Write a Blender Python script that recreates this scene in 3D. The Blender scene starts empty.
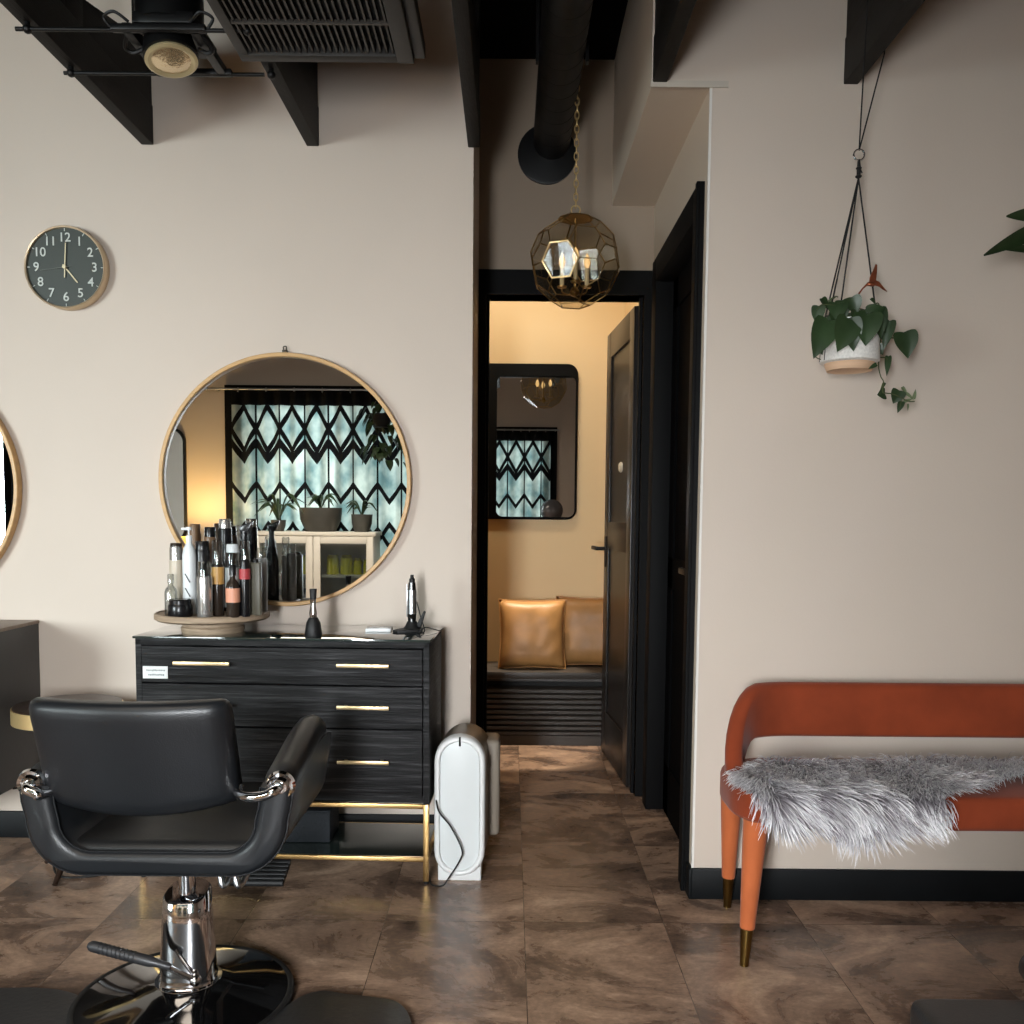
import bpy, bmesh, math, random
from mathutils import Vector, Matrix, noise
random.seed(7)
C = bpy.context.scene.collection
PI = math.pi
S = bpy.context.scene

# ------------------------------------------------------------------ camera model
F = 900.; P = math.radians(4.1); R = math.radians(.5); CH = 1.18; PX = 510.; PY = 579.5
def ray(x, y):
    u = (x-PX)/F; v = -(y-PY)/F
    c, s = math.cos(R), math.sin(R); u, v = u*c-v*s, u*s+v*c
    c, s = math.cos(P), math.sin(P)
    return Vector((u, c+v*s, v*c-s))
def at(x, y, Y):
    r = ray(x, y); k = Y/r.y
    return Vector((r.x*k, Y, CH+r.z*k))
def atz(x, y, z):
    r = ray(x, y); k = (z-CH)/r.z
    return Vector((r.x*k, r.y*k, z))

cam = bpy.data.cameras.new('camera'); cam.sensor_width = 36; cam.lens = 36*F/1024
cam.shift_x = (512-PX)/1024; cam.shift_y = (PY-512)/1024
cam.clip_start = .05
co = bpy.data.objects.new('camera', cam); C.objects.link(co)
co.matrix_world = Matrix.Translation((0, 0, CH)) @ Matrix.Rotation(PI/2-P, 4, 'X') @ Matrix.Rotation(R, 4, 'Z')
S.camera = co

# ------------------------------------------------------------------ materials
def lin(c):
    def f(v):
        v /= 255.
        return v/12.92 if v <= .04045 else ((v+.055)/1.055)**2.4
    return tuple(f(v) for v in c)+(1.,)
def mat(name, col=(128, 128, 128), rough=.5, metal=0., bump=0., bscale=60., var=0., vscale=8., stretch=None, coat=0., sheen=0., spec=None, trans=0., ior=1.45, emit=None, es=0.):
    m = bpy.data.materials.new(name); m.use_nodes = True
    nt = m.node_tree; b = nt.nodes['Principled BSDF']
    b.inputs['Base Color'].default_value = lin(col)
    b.inputs['Roughness'].default_value = rough; b.inputs['Metallic'].default_value = metal
    b.inputs['Coat Weight'].default_value = coat; b.inputs['Sheen Weight'].default_value = sheen
    b.inputs['Transmission Weight'].default_value = trans; b.inputs['IOR'].default_value = ior
    if spec is not None: b.inputs['Specular IOR Level'].default_value = spec
    if emit: b.inputs['Emission Color'].default_value = lin(emit); b.inputs['Emission Strength'].default_value = es
    vec = None
    if bump or var:
        tc = nt.nodes.new('ShaderNodeTexCoord'); mp = nt.nodes.new('ShaderNodeMapping')
        nt.links.new(tc.outputs['Object'], mp.inputs['Vector'])
        if stretch: mp.inputs['Scale'].default_value = stretch
        vec = mp.outputs['Vector']
    if var:
        n = nt.nodes.new('ShaderNodeTexNoise'); n.inputs['Scale'].default_value = vscale; n.inputs['Detail'].default_value = 5
        nt.links.new(vec, n.inputs['Vector'])
        r = nt.nodes.new('ShaderNodeValToRGB')
        l = lin(col); lo = tuple(max(0, x*(1-var)) for x in l[:3])+(1,); hi = tuple(min(1, x*(1+var)) for x in l[:3])+(1,)
        r.color_ramp.elements[0].position = .3; r.color_ramp.elements[1].position = .7
        r.color_ramp.elements[0].color = lo; r.color_ramp.elements[1].color = hi
        nt.links.new(n.outputs['Fac'], r.inputs['Fac']); nt.links.new(r.outputs['Color'], b.inputs['Base Color'])
    if bump:
        n = nt.nodes.new('ShaderNodeTexNoise'); n.inputs['Scale'].default_value = bscale; n.inputs['Detail'].default_value = 4
        nt.links.new(vec, n.inputs['Vector'])
        bp = nt.nodes.new('ShaderNodeBump'); bp.inputs['Strength'].default_value = bump; bp.inputs['Distance'].default_value = .004
        nt.links.new(n.outputs['Fac'], bp.inputs['Height']); nt.links.new(bp.outputs['Normal'], b.inputs['Normal'])
    return m
def thin_glass(name, tint=(230, 235, 235), refl=.12, rough=.02, fm=.5):
    m = bpy.data.materials.new(name); m.use_nodes = True; nt = m.node_tree
    for n in list(nt.nodes):
        if n.type != 'OUTPUT_MATERIAL': nt.nodes.remove(n)
    out = [n for n in nt.nodes if n.type == 'OUTPUT_MATERIAL'][0]
    t = nt.nodes.new('ShaderNodeBsdfTransparent'); t.inputs['Color'].default_value = lin(tint)
    g = nt.nodes.new('ShaderNodeBsdfGlossy'); g.inputs['Roughness'].default_value = rough
    fr = nt.nodes.new('ShaderNodeLayerWeight'); fr.inputs['Blend'].default_value = .35
    mu = nt.nodes.new('ShaderNodeMath'); mu.operation = 'MULTIPLY_ADD'; mu.inputs[1].default_value = fm; mu.inputs[2].default_value = refl*.5
    nt.links.new(fr.outputs['Fresnel'], mu.inputs[0])
    mx = nt.nodes.new('ShaderNodeMixShader')
    nt.links.new(mu.outputs[0], mx.inputs['Fac']); nt.links.new(t.outputs[0], mx.inputs[1]); nt.links.new(g.outputs[0], mx.inputs[2])
    nt.links.new(mx.outputs[0], out.inputs['Surface'])
    return m

M = {}
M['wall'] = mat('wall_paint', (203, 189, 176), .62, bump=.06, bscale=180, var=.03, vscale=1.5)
M['shaded_wall'] = mat('shade_darkened_wall_paint', (150, 133, 116), .6, bump=.05, bscale=180, var=.03, vscale=1.5)  # wall paint darkened to stand for the dim end of the hall
M['soffit'] = mat('soffit_paint', (205, 190, 172), .6, bump=.05, bscale=180)
M['yellow_wall'] = mat('warm_wall_paint', (220, 192, 146), .55, bump=.05, bscale=160, var=.03, vscale=2)
M['ceiling'] = mat('black_ceiling', (9, 8, 8), .9, bump=.1, spec=.1)
M['beam'] = mat('dark_stained_timber', (22, 19, 17), .6, spec=.2, bump=.35, bscale=30, var=.3, vscale=10, stretch=(8, 1, 8))
M['black_trim'] = mat('black_trim_paint', (10, 10, 11), .65, spec=.15, bump=.05, bscale=40)
M['door_paint'] = mat('dark_door_paint', (34, 31, 29), .36, bump=.08, bscale=50, stretch=(6, 6, 1))
M['base'] = mat('black_baseboard', (13, 15, 17), .5, spec=.2, var=.1)
M['black_metal'] = mat('black_metal', (17, 17, 18), .42, .3, bump=.05)
M['duct'] = mat('black_duct_metal', (19, 18, 17), .48, .3, bump=.15, bscale=14)
M['vent'] = mat('dark_bronze_vent', (38, 35, 33), .5, .3, bump=.05)
M['vent_dark'] = mat('vent_void', (5, 5, 5), .9, var=.1)
M['gold'] = mat('brushed_gold', (216, 178, 118), .32, 1., bump=.08, bscale=200, var=.05)
M['gold_soft'] = mat('champagne_metal', (222, 196, 152), .38, 1., var=.05)
M['brass'] = mat('antique_brass', (178, 146, 96), .3, 1., bump=.05, var=.15)
M['brass_bright'] = mat('bright_brass', (236, 206, 148), .3, .75, var=.05)
M['chrome'] = mat('chrome', (225, 225, 228), .07, 1., var=.03)
M['steel'] = mat('brushed_steel', (182, 184, 186), .28, 1., var=.06)
M['mirror'] = mat('mirror_glass', (236, 238, 238), .0, 1.); 
M['leather'] = mat('black_leather', (25, 27, 30), .36, bump=.12, bscale=300, var=.08, vscale=14)
M['leather_seat'] = mat('black_leather_seat', (22, 22, 23), .42, bump=.12, bscale=300, var=.12, vscale=14)
M['mat'] = mat('rubber_mat', (40, 41, 43), .42, bump=.2, bscale=90)
M['base_black'] = mat('black_enamel', (12, 12, 13), .09, .2, coat=1., var=.25, vscale=70)
M['rubber'] = mat('black_rubber', (18, 18, 19), .55, bump=.1)
M['pine'] = mat('pale_ash_wood', (194, 154, 102), .42, bump=.1, bscale=30, var=.12, vscale=9, stretch=(1, 6, 6))
M['driftwood'] = mat('weathered_wood', (158, 138, 116), .6, bump=.4, bscale=40, var=.22, vscale=12, stretch=(1, 1, 10))
M['white_plastic'] = mat('white_plastic', (226, 228, 228), .3, var=.02)
M['grey_plastic'] = mat('grey_plastic', (134, 124, 112), .35, var=.03)
M['console'] = mat('charcoal_laminate', (52, 52, 53), .45, bump=.06, var=.06)
M['console_top'] = mat('brown_wood_top', (130, 112, 98), .4, bump=.1, var=.15, stretch=(1, 8, 8))
M['table_top'] = mat('dark_walnut', (44, 32, 26), .28, bump=.06, var=.2, stretch=(1, 7, 1))
M['velvet'] = mat('rust_velvet', (132, 56, 29), .8, bump=.1, bscale=300, var=.14, vscale=9, sheen=.12, spec=.2)
M['velvet_leg'] = mat('rust_velvet_leg', (184, 98, 56), .7, bump=.1, bscale=300, var=.1, sheen=.1, spec=.2)
M['dark_brass'] = mat('dark_brass', (120, 96, 52), .33, 1., var=.08)
M['pot'] = mat('speckled_ceramic', (222, 219, 214), .7, bump=.15, bscale=220, var=.12, vscale=160)
M['terracotta'] = mat('raw_clay', (206, 172, 142), .75, bump=.1, var=.08, stretch=(1, 1, 14))
M['leaf'] = mat('heart_leaf_green', (44, 62, 36), .42, bump=.1, bscale=25, var=.3, vscale=18)
M['leaf_dark'] = mat('dark_leaf_green', (36, 50, 27), .36, bump=.1, bscale=25, var=.3, vscale=18)
M['leaf_pale'] = mat('pale_leaf_green', (104, 116, 84), .5, var=.25, vscale=40)
M['vine'] = mat('vine_green', (66, 74, 42), .6, var=.2)
M['cord'] = mat('black_cord', (16, 16, 17), .7, bump=.2, bscale=200)
M['copper'] = mat('copper_sheet', (150, 84, 58), .4, .8, bump=.1, var=.25, vscale=50)
M['tan'] = mat('tan_leather', (168, 122, 72), .46, bump=.22, bscale=35, var=.16, vscale=10)
M['louver'] = mat('dark_brown_slats', (58, 52, 47), .42, bump=.1, var=.15, stretch=(1, 8, 8))
M['glass_top'] = mat('tempered_glass_top', (38, 48, 46), .06, 0., coat=1., var=.05)
M['glass_edge'] = mat('green_glass_edge', (60, 86, 80), .15, var=.1)
M['clear'] = thin_glass('clear_glass')
M['lantern_glass'] = thin_glass('smoky_lantern_glass', (242, 238, 228), .05, .03, .12)
M['bulb'] = mat('bulb_glass', (245, 225, 190), .1, trans=.6, emit=(255, 214, 150), es=.5)
M['candle'] = mat('ivory_candle_sleeve', (206, 186, 150), .5, var=.05)
M['card'] = mat('white_card', (240, 242, 243), .5, var=.01)
M['ink'] = mat('grey_ink', (150, 158, 160), .6, var=.1)
M['clock_face'] = mat('slate_green_dial', (58, 63, 58), .55, bump=.05, var=.06)
M['clock_mark'] = mat('pale_numeral', (196, 200, 194), .55, var=.03)
M['clock_rim'] = mat('champagne_rim', (206, 184, 154), .36, .6, var=.05)
M['hook'] = mat('dark_hook_metal', (70, 66, 60), .4, .8, var=.1)
M['knit'] = mat('charcoal_woven', (34, 38, 44), .7, bump=.9, bscale=110)

# weathered black dresser wood: stretched grooves
def groove_wood():
    m = bpy.data.materials.new('brushed_black_wood'); m.use_nodes = True; nt = m.node_tree; b = nt.nodes['Principled BSDF']
    tc = nt.nodes.new('ShaderNodeTexCoord'); mp = nt.nodes.new('ShaderNodeMapping'); mp.inputs['Scale'].default_value = (3.6, 3.6, 120)
    nt.links.new(tc.outputs['Object'], mp.inputs['Vector'])
    n = nt.nodes.new('ShaderNodeTexNoise'); n.inputs['Scale'].default_value = 1.; n.inputs['Detail'].default_value = 7; n.inputs['Roughness'].default_value = .65; n.inputs['Distortion'].default_value = .35
    nt.links.new(mp.outputs[0], n.inputs['Vector'])
    r = nt.nodes.new('ShaderNodeValToRGB'); e = r.color_ramp.elements
    e[0].position = .33; e[0].color = lin((6, 6, 7)); e[1].position = .74; e[1].color = lin((74, 74, 76))
    x = r.color_ramp.elements.new(.52); x.color = lin((22, 22, 24))
    nt.links.new(n.outputs['Fac'], r.inputs['Fac']); nt.links.new(r.outputs['Color'], b.inputs['Base Color'])
    b.inputs['Roughness'].default_value = .55; b.inputs['Specular IOR Level'].default_value = .3
    bp = nt.nodes.new('ShaderNodeBump'); bp.inputs['Strength'].default_value = .9; bp.inputs['Distance'].default_value = .006
    nt.links.new(n.outputs['Fac'], bp.inputs['Height']); nt.links.new(bp.outputs[0], b.inputs['Normal'])
    return m
M['black_wood'] = groove_wood()

def floor_mat():
    m = bpy.data.materials.new('brown_slate_vinyl_tiles'); m.use_nodes = True; nt = m.node_tree; b = nt.nodes['Principled BSDF']
    L = nt.links.new
    tc = nt.nodes.new('ShaderNodeTexCoord'); mp = nt.nodes.new('ShaderNodeMapping')
    mp.inputs['Location'].default_value = (-.05+.405*20, -2.54+.61*20, 0)
    L(tc.outputs['Object'], mp.inputs['Vector'])
    br = nt.nodes.new('ShaderNodeTexBrick'); br.offset = 0; br.squash = 1
    br.inputs['Scale'].default_value = 1; br.inputs['Brick Width'].default_value = .405; br.inputs['Row Height'].default_value = .61
    br.inputs['Mortar Size'].default_value = .0011; br.inputs['Mortar Smooth'].default_value = .3; br.inputs['Bias'].default_value = 0
    br.inputs['Color1'].default_value = (0, 0, 0, 1); br.inputs['Color2'].default_value = (1, 1, 1, 1); br.inputs['Mortar'].default_value = (.5, .5, .5, 1)
    L(mp.outputs[0], br.inputs['Vector'])
    # per tile shift of the slate pattern
    sc = nt.nodes.new('ShaderNodeVectorMath'); sc.operation = 'MULTIPLY_ADD'; sc.inputs[1].default_value = (3, 7, 5)
    L(br.outputs['Color'], sc.inputs[0]); L(tc.outputs['Object'], sc.inputs[2])
    mp2 = nt.nodes.new('ShaderNodeMapping'); mp2.inputs['Scale'].default_value = (1.5, 2.3, 1); mp2.inputs['Rotation'].default_value = (0, 0, .35)
    L(sc.outputs[0], mp2.inputs['Vector'])
    n1 = nt.nodes.new('ShaderNodeTexNoise'); n1.inputs['Scale'].default_value = 2.0; n1.inputs['Detail'].default_value = 9; n1.inputs['Roughness'].default_value = .68; n1.inputs['Distortion'].default_value = .7
    L(mp2.outputs[0], n1.inputs['Vector'])
    n2 = nt.nodes.new('ShaderNodeTexNoise'); n2.inputs['Scale'].default_value = 38; n2.inputs['Detail'].default_value = 5; n2.inputs['Roughness'].default_value = .7
    L(mp2.outputs[0], n2.inputs['Vector'])
    ad = nt.nodes.new('ShaderNodeMath'); ad.operation = 'MULTIPLY_ADD'; ad.inputs[1].default_value = .30
    L(n2.outputs['Fac'], ad.inputs[0]); L(n1.outputs['Fac'], ad.inputs[2])
    r = nt.nodes.new('ShaderNodeValToRGB'); e = r.color_ramp.elements
    e[0].position = .46; e[0].color = lin((70, 56, 48)); e[1].position = .86; e[1].color = lin((205, 174, 148))
    for p, c in ((.57, (104, 84, 71)), (.66, (138, 112, 94)), (.74, (168, 138, 116))):
        x = e.new(p); x.color = lin(c)
    L(ad.outputs[0], r.inputs['Fac'])
    mx = nt.nodes.new('ShaderNodeMix'); mx.data_type = 'RGBA'; mx.inputs['B'].default_value = lin((60, 48, 40))
    L(br.outputs['Fac'], mx.inputs['Factor']); L(r.outputs['Color'], mx.inputs['A']); L(mx.outputs['Result'], b.inputs['Base Color'])
    rr = nt.nodes.new('ShaderNodeMapRange'); rr.inputs['From Min'].default_value = .35; rr.inputs['From Max'].default_value = .75; rr.inputs['To Min'].default_value = .22; rr.inputs['To Max'].default_value = .38
    L(n1.outputs['Fac'], rr.inputs['Value']); L(rr.outputs[0], b.inputs['Roughness'])
    bp = nt.nodes.new('ShaderNodeBump'); bp.inputs['Strength'].default_value = .25; bp.inputs['Distance'].default_value = .004
    L(ad.outputs[0], bp.inputs['Height']); L(bp.outputs[0], b.inputs['Normal'])
    return m
M['floor'] = floor_mat()

def curtain_mat():
    m = bpy.data.materials.new('honeycomb_curtain'); m.use_nodes = True; nt = m.node_tree; L = nt.links.new
    b = nt.nodes['Principled BSDF']; out = [n for n in nt.nodes if n.type == 'OUTPUT_MATERIAL'][0]
    tc = nt.nodes.new('ShaderNodeTexCoord'); sx = nt.nodes.new('ShaderNodeSeparateXYZ'); L(tc.outputs['UV'], sx.inputs[0])
    def mth(op, a, bb=None, c=None):
        n = nt.nodes.new('ShaderNodeMath'); n.operation = op
        for i, v in enumerate((a, bb, c)):
            if v is None: continue
            if isinstance(v, (int, float)): n.inputs[i].default_value = v
            else: L(v, n.inputs[i])
        return n.outputs[0]
    # u in cells, v is the height in metres
    tri = mth('PINGPONG', sx.outputs['X'], .5)            # 0..0.5
    z = sx.outputs['Y']
    lines = None
    for z0, sgn, w in ((1.87, 1, .035), (1.87, -1, .035), (1.76, 1, .04), (1.42, 1, .028), (1.05, 1, .028), (.95, -1, .028)):
        d = mth('ABSOLUTE', mth('SUBTRACT', mth('MULTIPLY_ADD', tri, (.36 if z0 > 1.8 else .28)*sgn, z), z0))
        l = mth('LESS_THAN', d, w)
        lines = l if lines is None else mth('MAXIMUM', lines, l)
    col = mth('LESS_THAN', mth('ABSOLUTE', mth('SUBTRACT', mth('FRACT', mth('ADD', sx.outputs['X'], .5)), .5)), .035)
    lines = mth('MAXIMUM', lines, col)
    lines = mth('MAXIMUM', lines, mth('GREATER_THAN', z, 2.06))
    n = nt.nodes.new('ShaderNodeTexNoise'); n.inputs['Scale'].default_value = 2.3; n.inputs['Detail'].default_value = 3
    mpn = nt.nodes.new('ShaderNodeMapping'); mpn.inputs['Scale'].default_value = (.6, 2, 1); L(tc.outputs['UV'], mpn.inputs[0]); L(mpn.outputs[0], n.inputs['Vector'])
    r = nt.nodes.new('ShaderNodeValToRGB'); e = r.color_ramp.elements
    e[0].position = .35; e[0].color = lin((120, 150, 150)); e[1].position = .65; e[1].color = lin((215, 225, 215))
    L(n.outputs['Fac'], r.inputs['Fac'])
    mx = nt.nodes.new('ShaderNodeMix'); mx.data_type = 'RGBA'; mx.inputs['B'].default_value = lin((12, 12, 13))
    L(lines, mx.inputs['Factor']); L(r.outputs['Color'], mx.inputs['A'])
    tr = nt.nodes.new('ShaderNodeBsdfTranslucent'); L(mx.outputs['Result'], tr.inputs['Color']); L(mx.outputs['Result'], b.inputs['Base Color'])
    b.inputs['Roughness'].default_value = .9
    ms = nt.nodes.new('ShaderNodeMixShader'); ms.inputs['Fac'].default_value = .6
    L(b.outputs[0], ms.inputs[1]); L(tr.outputs[0], ms.inputs[2]); L(ms.outputs[0], out.inputs['Surface'])
    return m

def fur_mat():
    m = bpy.data.materials.new('grey_faux_fur'); m.use_nodes = True; nt = m.node_tree; L = nt.links.new; b = nt.nodes['Principled BSDF']
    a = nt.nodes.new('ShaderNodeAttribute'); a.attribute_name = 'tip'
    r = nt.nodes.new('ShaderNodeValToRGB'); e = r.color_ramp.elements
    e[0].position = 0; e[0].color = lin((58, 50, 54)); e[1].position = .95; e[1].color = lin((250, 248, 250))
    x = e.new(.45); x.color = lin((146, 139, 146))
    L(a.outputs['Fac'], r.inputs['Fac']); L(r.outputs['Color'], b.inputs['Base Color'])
    b.inputs['Roughness'].default_value = .55; b.inputs['Sheen Weight'].default_value = .3
    return m

# ------------------------------------------------------------------ mesh helpers
class MB:
    def __init__(s): s.bm = bmesh.new()
    def _take(s, t, mx=None):
        if mx is not None: bmesh.ops.transform(t, matrix=mx, verts=t.verts)
        me = bpy.data.meshes.new('t'); t.to_mesh(me); t.free(); s.bm.from_mesh(me); bpy.data.meshes.remove(me); return s
    def box(s, x0, x1, y0, y1, z0, z1, bev=0., seg=2, mx=None):
        t = bmesh.new(); bmesh.ops.create_cube(t, size=1)
        for v in t.verts: v.co = Vector(((x0+x1)/2+v.co.x*(x1-x0), (y0+y1)/2+v.co.y*(y1-y0), (z0+z1)/2+v.co.z*(z1-z0)))
        if bev: bmesh.ops.bevel(t, geom=t.edges[:], offset=bev, segments=seg, profile=.5, affect='EDGES')
        return s._take(t, mx)
    def prism(s, pts, axis, a0, a1, bev=0., mx=None):
        # pts 2d: axis x -> (y,z), y -> (x,z), z -> (x,y)
        t = bmesh.new()
        def mk(p, a): return {'x': (a, p[0], p[1]), 'y': (p[0], a, p[1]), 'z': (p[0], p[1], a)}[axis]
        A = [t.verts.new(mk(p, a0)) for p in pts]; B = [t.verts.new(mk(p, a1)) for p in pts]
        n = len(pts)
        t.faces.new(A); t.faces.new(B[::-1])
        for i in range(n): t.faces.new((A[i], B[i], B[(i+1) % n], A[(i+1) % n]))
        bmesh.ops.recalc_face_normals(t, faces=t.faces[:])
        if bev: bmesh.ops.bevel(t, geom=t.edges[:], offset=bev, segments=2, profile=.5, affect='EDGES')
        return s._take(t, mx)
    def loft(s, secs, closed=True, cap=True, ring=False):
        t = bmesh.new(); V = [[t.verts.new(p) for p in sec] for sec in secs]
        k = len(secs); n = len(secs[0])
        for i in range(k if ring else k-1):
            a, b = V[i], V[(i+1) % k]
            for j in range(n if closed else n-1):
                t.faces.new((a[j], a[(j+1) % n], b[(j+1) % n], b[j]))
        if cap and closed and not ring: t.faces.new(V[0][::-1]); t.faces.new(V[-1])
        bmesh.ops.recalc_face_normals(t, faces=t.faces[:])
        return s._take(t)
    def tube(s, path, r, n=10, closed=False, flat=1.):
        pts = [Vector(p) for p in path]; k = len(pts)
        rad = r if isinstance(r, (list, tuple)) else [r]*k
        up = None; secs = []
        for i, p in enumerate(pts):
            if closed: d = pts[(i+1) % k]-pts[i-1]
            else: d = pts[min(i+1, k-1)]-pts[max(i-1, 0)]
            d.normalize()
            if up is None:
                up = Vector((0, 0, 1)) if abs(d.z) < .9 else Vector((1, 0, 0))
            a = up-d*up.dot(d)
            if a.length < 1e-5: a = d.orthogonal()
            a.normalize(); up = a; b = d.cross(a)
            secs.append([p+(a*math.cos(2*PI*j/n)*flat+b*math.sin(2*PI*j/n))*rad[i] for j in range(n)])
        return s.loft(secs, ring=closed)
    def cyl(s, a, b, r, r2=None, n=24): return s.tube([a, b], [r, r if r2 is None else r2], n)
    def lathe(s, prof, loc=(0, 0, 0), n=32, mx=None, sx=1., sy=1.):
        t = bmesh.new(); rings = []
        for r, z in prof:
            if r < 1e-6: rings.append([t.verts.new((0, 0, z))])
            else: rings.append([t.verts.new((r*sx*math.cos(2*PI*j/n), r*sy*math.sin(2*PI*j/n), z)) for j in range(n)])
        for a, b in zip(rings, rings[1:]):
            for j in range(n):
                q = [a[j % len(a)], a[(j+1) % len(a)], b[(j+1) % len(b)], b[j % len(b)]]
                u = []
                for v in q:
                    if v not in u: u.append(v)
                if len(u) > 2:
                    try: t.faces.new(u)
                    except ValueError: pass
        bmesh.ops.recalc_face_normals(t, faces=t.faces[:])
        return s._take(t, (Matrix.Translation(loc) @ mx) if mx is not None else Matrix.Translation(loc))
    def ball(s, c, r, sc=(1, 1, 1), sub=3, mx=None):
        t = bmesh.new(); bmesh.ops.create_icosphere(t, subdivisions=sub, radius=r)
        m = Matrix.Translation(c) @ (mx if mx is not None else Matrix()) @ Matrix.Diagonal((*sc, 1))
        return s._take(t, m)
    def torus(s, c, R_, r, nrm='z', n=40, m=10):
        c = Vector(c); p = []
        for i in range(n):
            a = 2*PI*i/n; u, v = R_*math.cos(a), R_*math.sin(a)
            p.append(c+Vector({'z': (u, v, 0), 'y': (u, 0, v), 'x': (0, u, v)}[nrm]))
        return s.tube(p, r, m, closed=True)
    def build(s, name, m, parent=None, loc=None, smooth=40, local=False):
        me = bpy.data.meshes.new(name); s.bm.to_mesh(me); s.bm.free()
        return link(name, me, m, parent, loc, smooth, local)
def link(name, me, m, parent=None, loc=None, smooth=40, local=False):
    if smooth:
        for p in me.polygons: p.use_smooth = True
        if smooth < 180: me.set_sharp_from_angle(angle=math.radians(smooth))
    me.materials.append(m)
    o = bpy.data.objects.new(name, me); C.objects.link(o)
    off = Vector((0, 0, 0))
    if parent is not None:
        o.parent = parent
        q = parent
        while q is not None: off += Vector(q.get('_o', (0, 0, 0))) ; q = q.parent
        if not local: me.transform(Matrix.Translation(-off))
    elif loc is not None:
        me.transform(Matrix.Translation(-Vector(loc))); o.location = loc
        o['_o'] = tuple(loc)
    return o
def tag(o, label=None, cat=None, group=None, kind=None):
    if label: o['label'] = label
    if cat: o['category'] = cat
    if group: o['group'] = group
    if kind: o['kind'] = kind
    return o
def thing(name, label, cat, loc=(0, 0, 0), group=None, kind=None, rotz=0.):
    o = bpy.data.objects.new(name, None); o.empty_display_size = .05; C.objects.link(o); o.location = loc; o.rotation_euler.z = rotz
    o['_o'] = tuple(loc)
    return tag(o, label, cat, group, kind)
def struct(name, mb, m, parent=None, smooth=30, label=None):
    o = mb.build(name, m, parent, smooth=smooth)
    if parent is None: o['kind'] = 'structure'
    if label: o['label'] = label
    return o
def arc(cx, cy, r, a0, a1, n):
    return [(cx+r*math.cos(math.radians(a0+(a1-a0)*i/n)), cy+r*math.sin(math.radians(a0+(a1-a0)*i/n))) for i in range(n+1)]
def rrect(x0, x1, y0, y1, r, n=8):
    return arc(x1-r, y0+r, r, -90, 0, n)+arc(x1-r, y1-r, r, 0, 90, n)+arc(x0+r, y1-r, r, 90, 180, n)+arc(x0+r, y0+r, r, 180, 270, n)
def catmull(pts, n=8, closed=False):
    P_ = [Vector(p) for p in pts]; out = []; k = len(P_)
    for i in range(k if closed else k-1):
        g = (lambda j: P_[j % k]) if closed else (lambda j: P_[min(max(j, 0), k-1)])
        a, b, c, d = g(i-1), g(i), g(i+1), g(i+2)
        for j in range(n):
            t = j/n
            out.append(.5*((2*b)+(-a+c)*t+(2*a-5*b+4*c-d)*t*t+(-a+3*b-3*c+d)*t*t*t))
    if not closed: out.append(P_[-1])
    return out
def smooth0(x):
    x = min(1, max(0, x)); return x*x*(3-2*x)
def add_grid(name, f, nu, nv, m, parent=None, smooth=180, uv=None, thick=0., loc=None):
    vs = [f(i/nu, j/nv) for j in range(nv+1) for i in range(nu+1)]
    fs = [(j*(nu+1)+i, j*(nu+1)+i+1, (j+1)*(nu+1)+i+1, (j+1)*(nu+1)+i) for j in range(nv) for i in range(nu)]
    me = bpy.data.meshes.new(name); me.from_pydata([tuple(v) for v in vs], [], fs)
    if uv:
        l = me.uv_layers.new(name='UVMap')
        for p in me.polygons:
            for li in p.loop_indices:
                vi = me.loops[li].vertex_index; l.data[li].uv = uv((vi % (nu+1))/nu, (vi//(nu+1))/nv)
    o = link(name, me, m, parent, loc, smooth)
    if thick:
        md = o.modifiers.new('thick', 'SOLIDIFY'); md.thickness = thick; md.offset = 0
    return o

# ------------------------------------------------------------------ room dimensions (metres)
YR, YL, YH, YB = 2.715, 3.19, 3.74, 4.87       # right wall, left wall, hall end wall, lounge wall
XC, XHL = .572, -.138                          # corner of right wall / hall right side, hall left side
YW = -1.2; XS0, XS1 = -5.4, 2.6; ZC = 3.0      # rear (window) wall, side walls, ceiling
SOF = 2.43; XSOF = .40
YD = 1.02

# floor / ceiling
struct('floor', MB().box(XS0-.1, XS1+.1, YW-.1, YB+.1, -.1, 0), M['floor'])
struct('ceiling', MB().box(XS0-.1, XS1+.1, YW-.1, YB+.1, ZC, ZC+.1), M['ceiling'])
# walls
struct('wall_left', MB().box(XS0, XHL, YL, YL+.12, 0, ZC), M['wall'])
struct('wall_hall_left', MB().box(XHL-.12, XHL, YL+.12, YH, 0, ZC), M['wall'])
struct('wall_right', MB().prism([(XC, 0), (XS1, 0), (XS1, ZC), (XSOF, ZC), (XSOF, SOF), (XC, SOF)], 'y', YR, YR+.02), M['wall'])
# hall right side wall with an opening for the side door
dy0, dy1, dz = 2.845, 3.56, 2.09
struct('wall_hall_right', MB().box(XC, XC+.12, YR+.02, dy0, 0, SOF).box(XC, XC+.12, dy1, YH, 0, SOF).box(XC, XC+.12, dy0, dy1, dz, SOF), M['soffit'])
struct('trim_soffit', MB().box(XSOF, XC+.12, YR+.02, YH, SOF, ZC), M['soffit'])
ox0, ox1, oz = -.106, .535, 2.075
struct('wall_hall_end', MB().box(XHL-.12, ox0, YH, YH+.1, 0, ZC).box(ox1, XC+.12, YH, YH+.1, 0, ZC).box(ox0, ox1, YH, YH+.1, oz, ZC), M['shaded_wall'])
# lounge room beyond
struct('wall_lounge', MB().box(-1.6, 1.2, YB, YB+.1, 0, ZC), M['yellow_wall'])
struct('wall_lounge_right', MB().box(.60, .72, YH+.1, YB, 0, ZC), M['yellow_wall'])
struct('wall_lounge_left', MB().box(-1.4, -1.3, YH+.1, YB, 0, ZC), M['yellow_wall'])
struct('wall_lounge_front', MB().box(-1.4, XHL-.12, YH+.02, YH+.1, 0, ZC), M['yellow_wall'])
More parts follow.
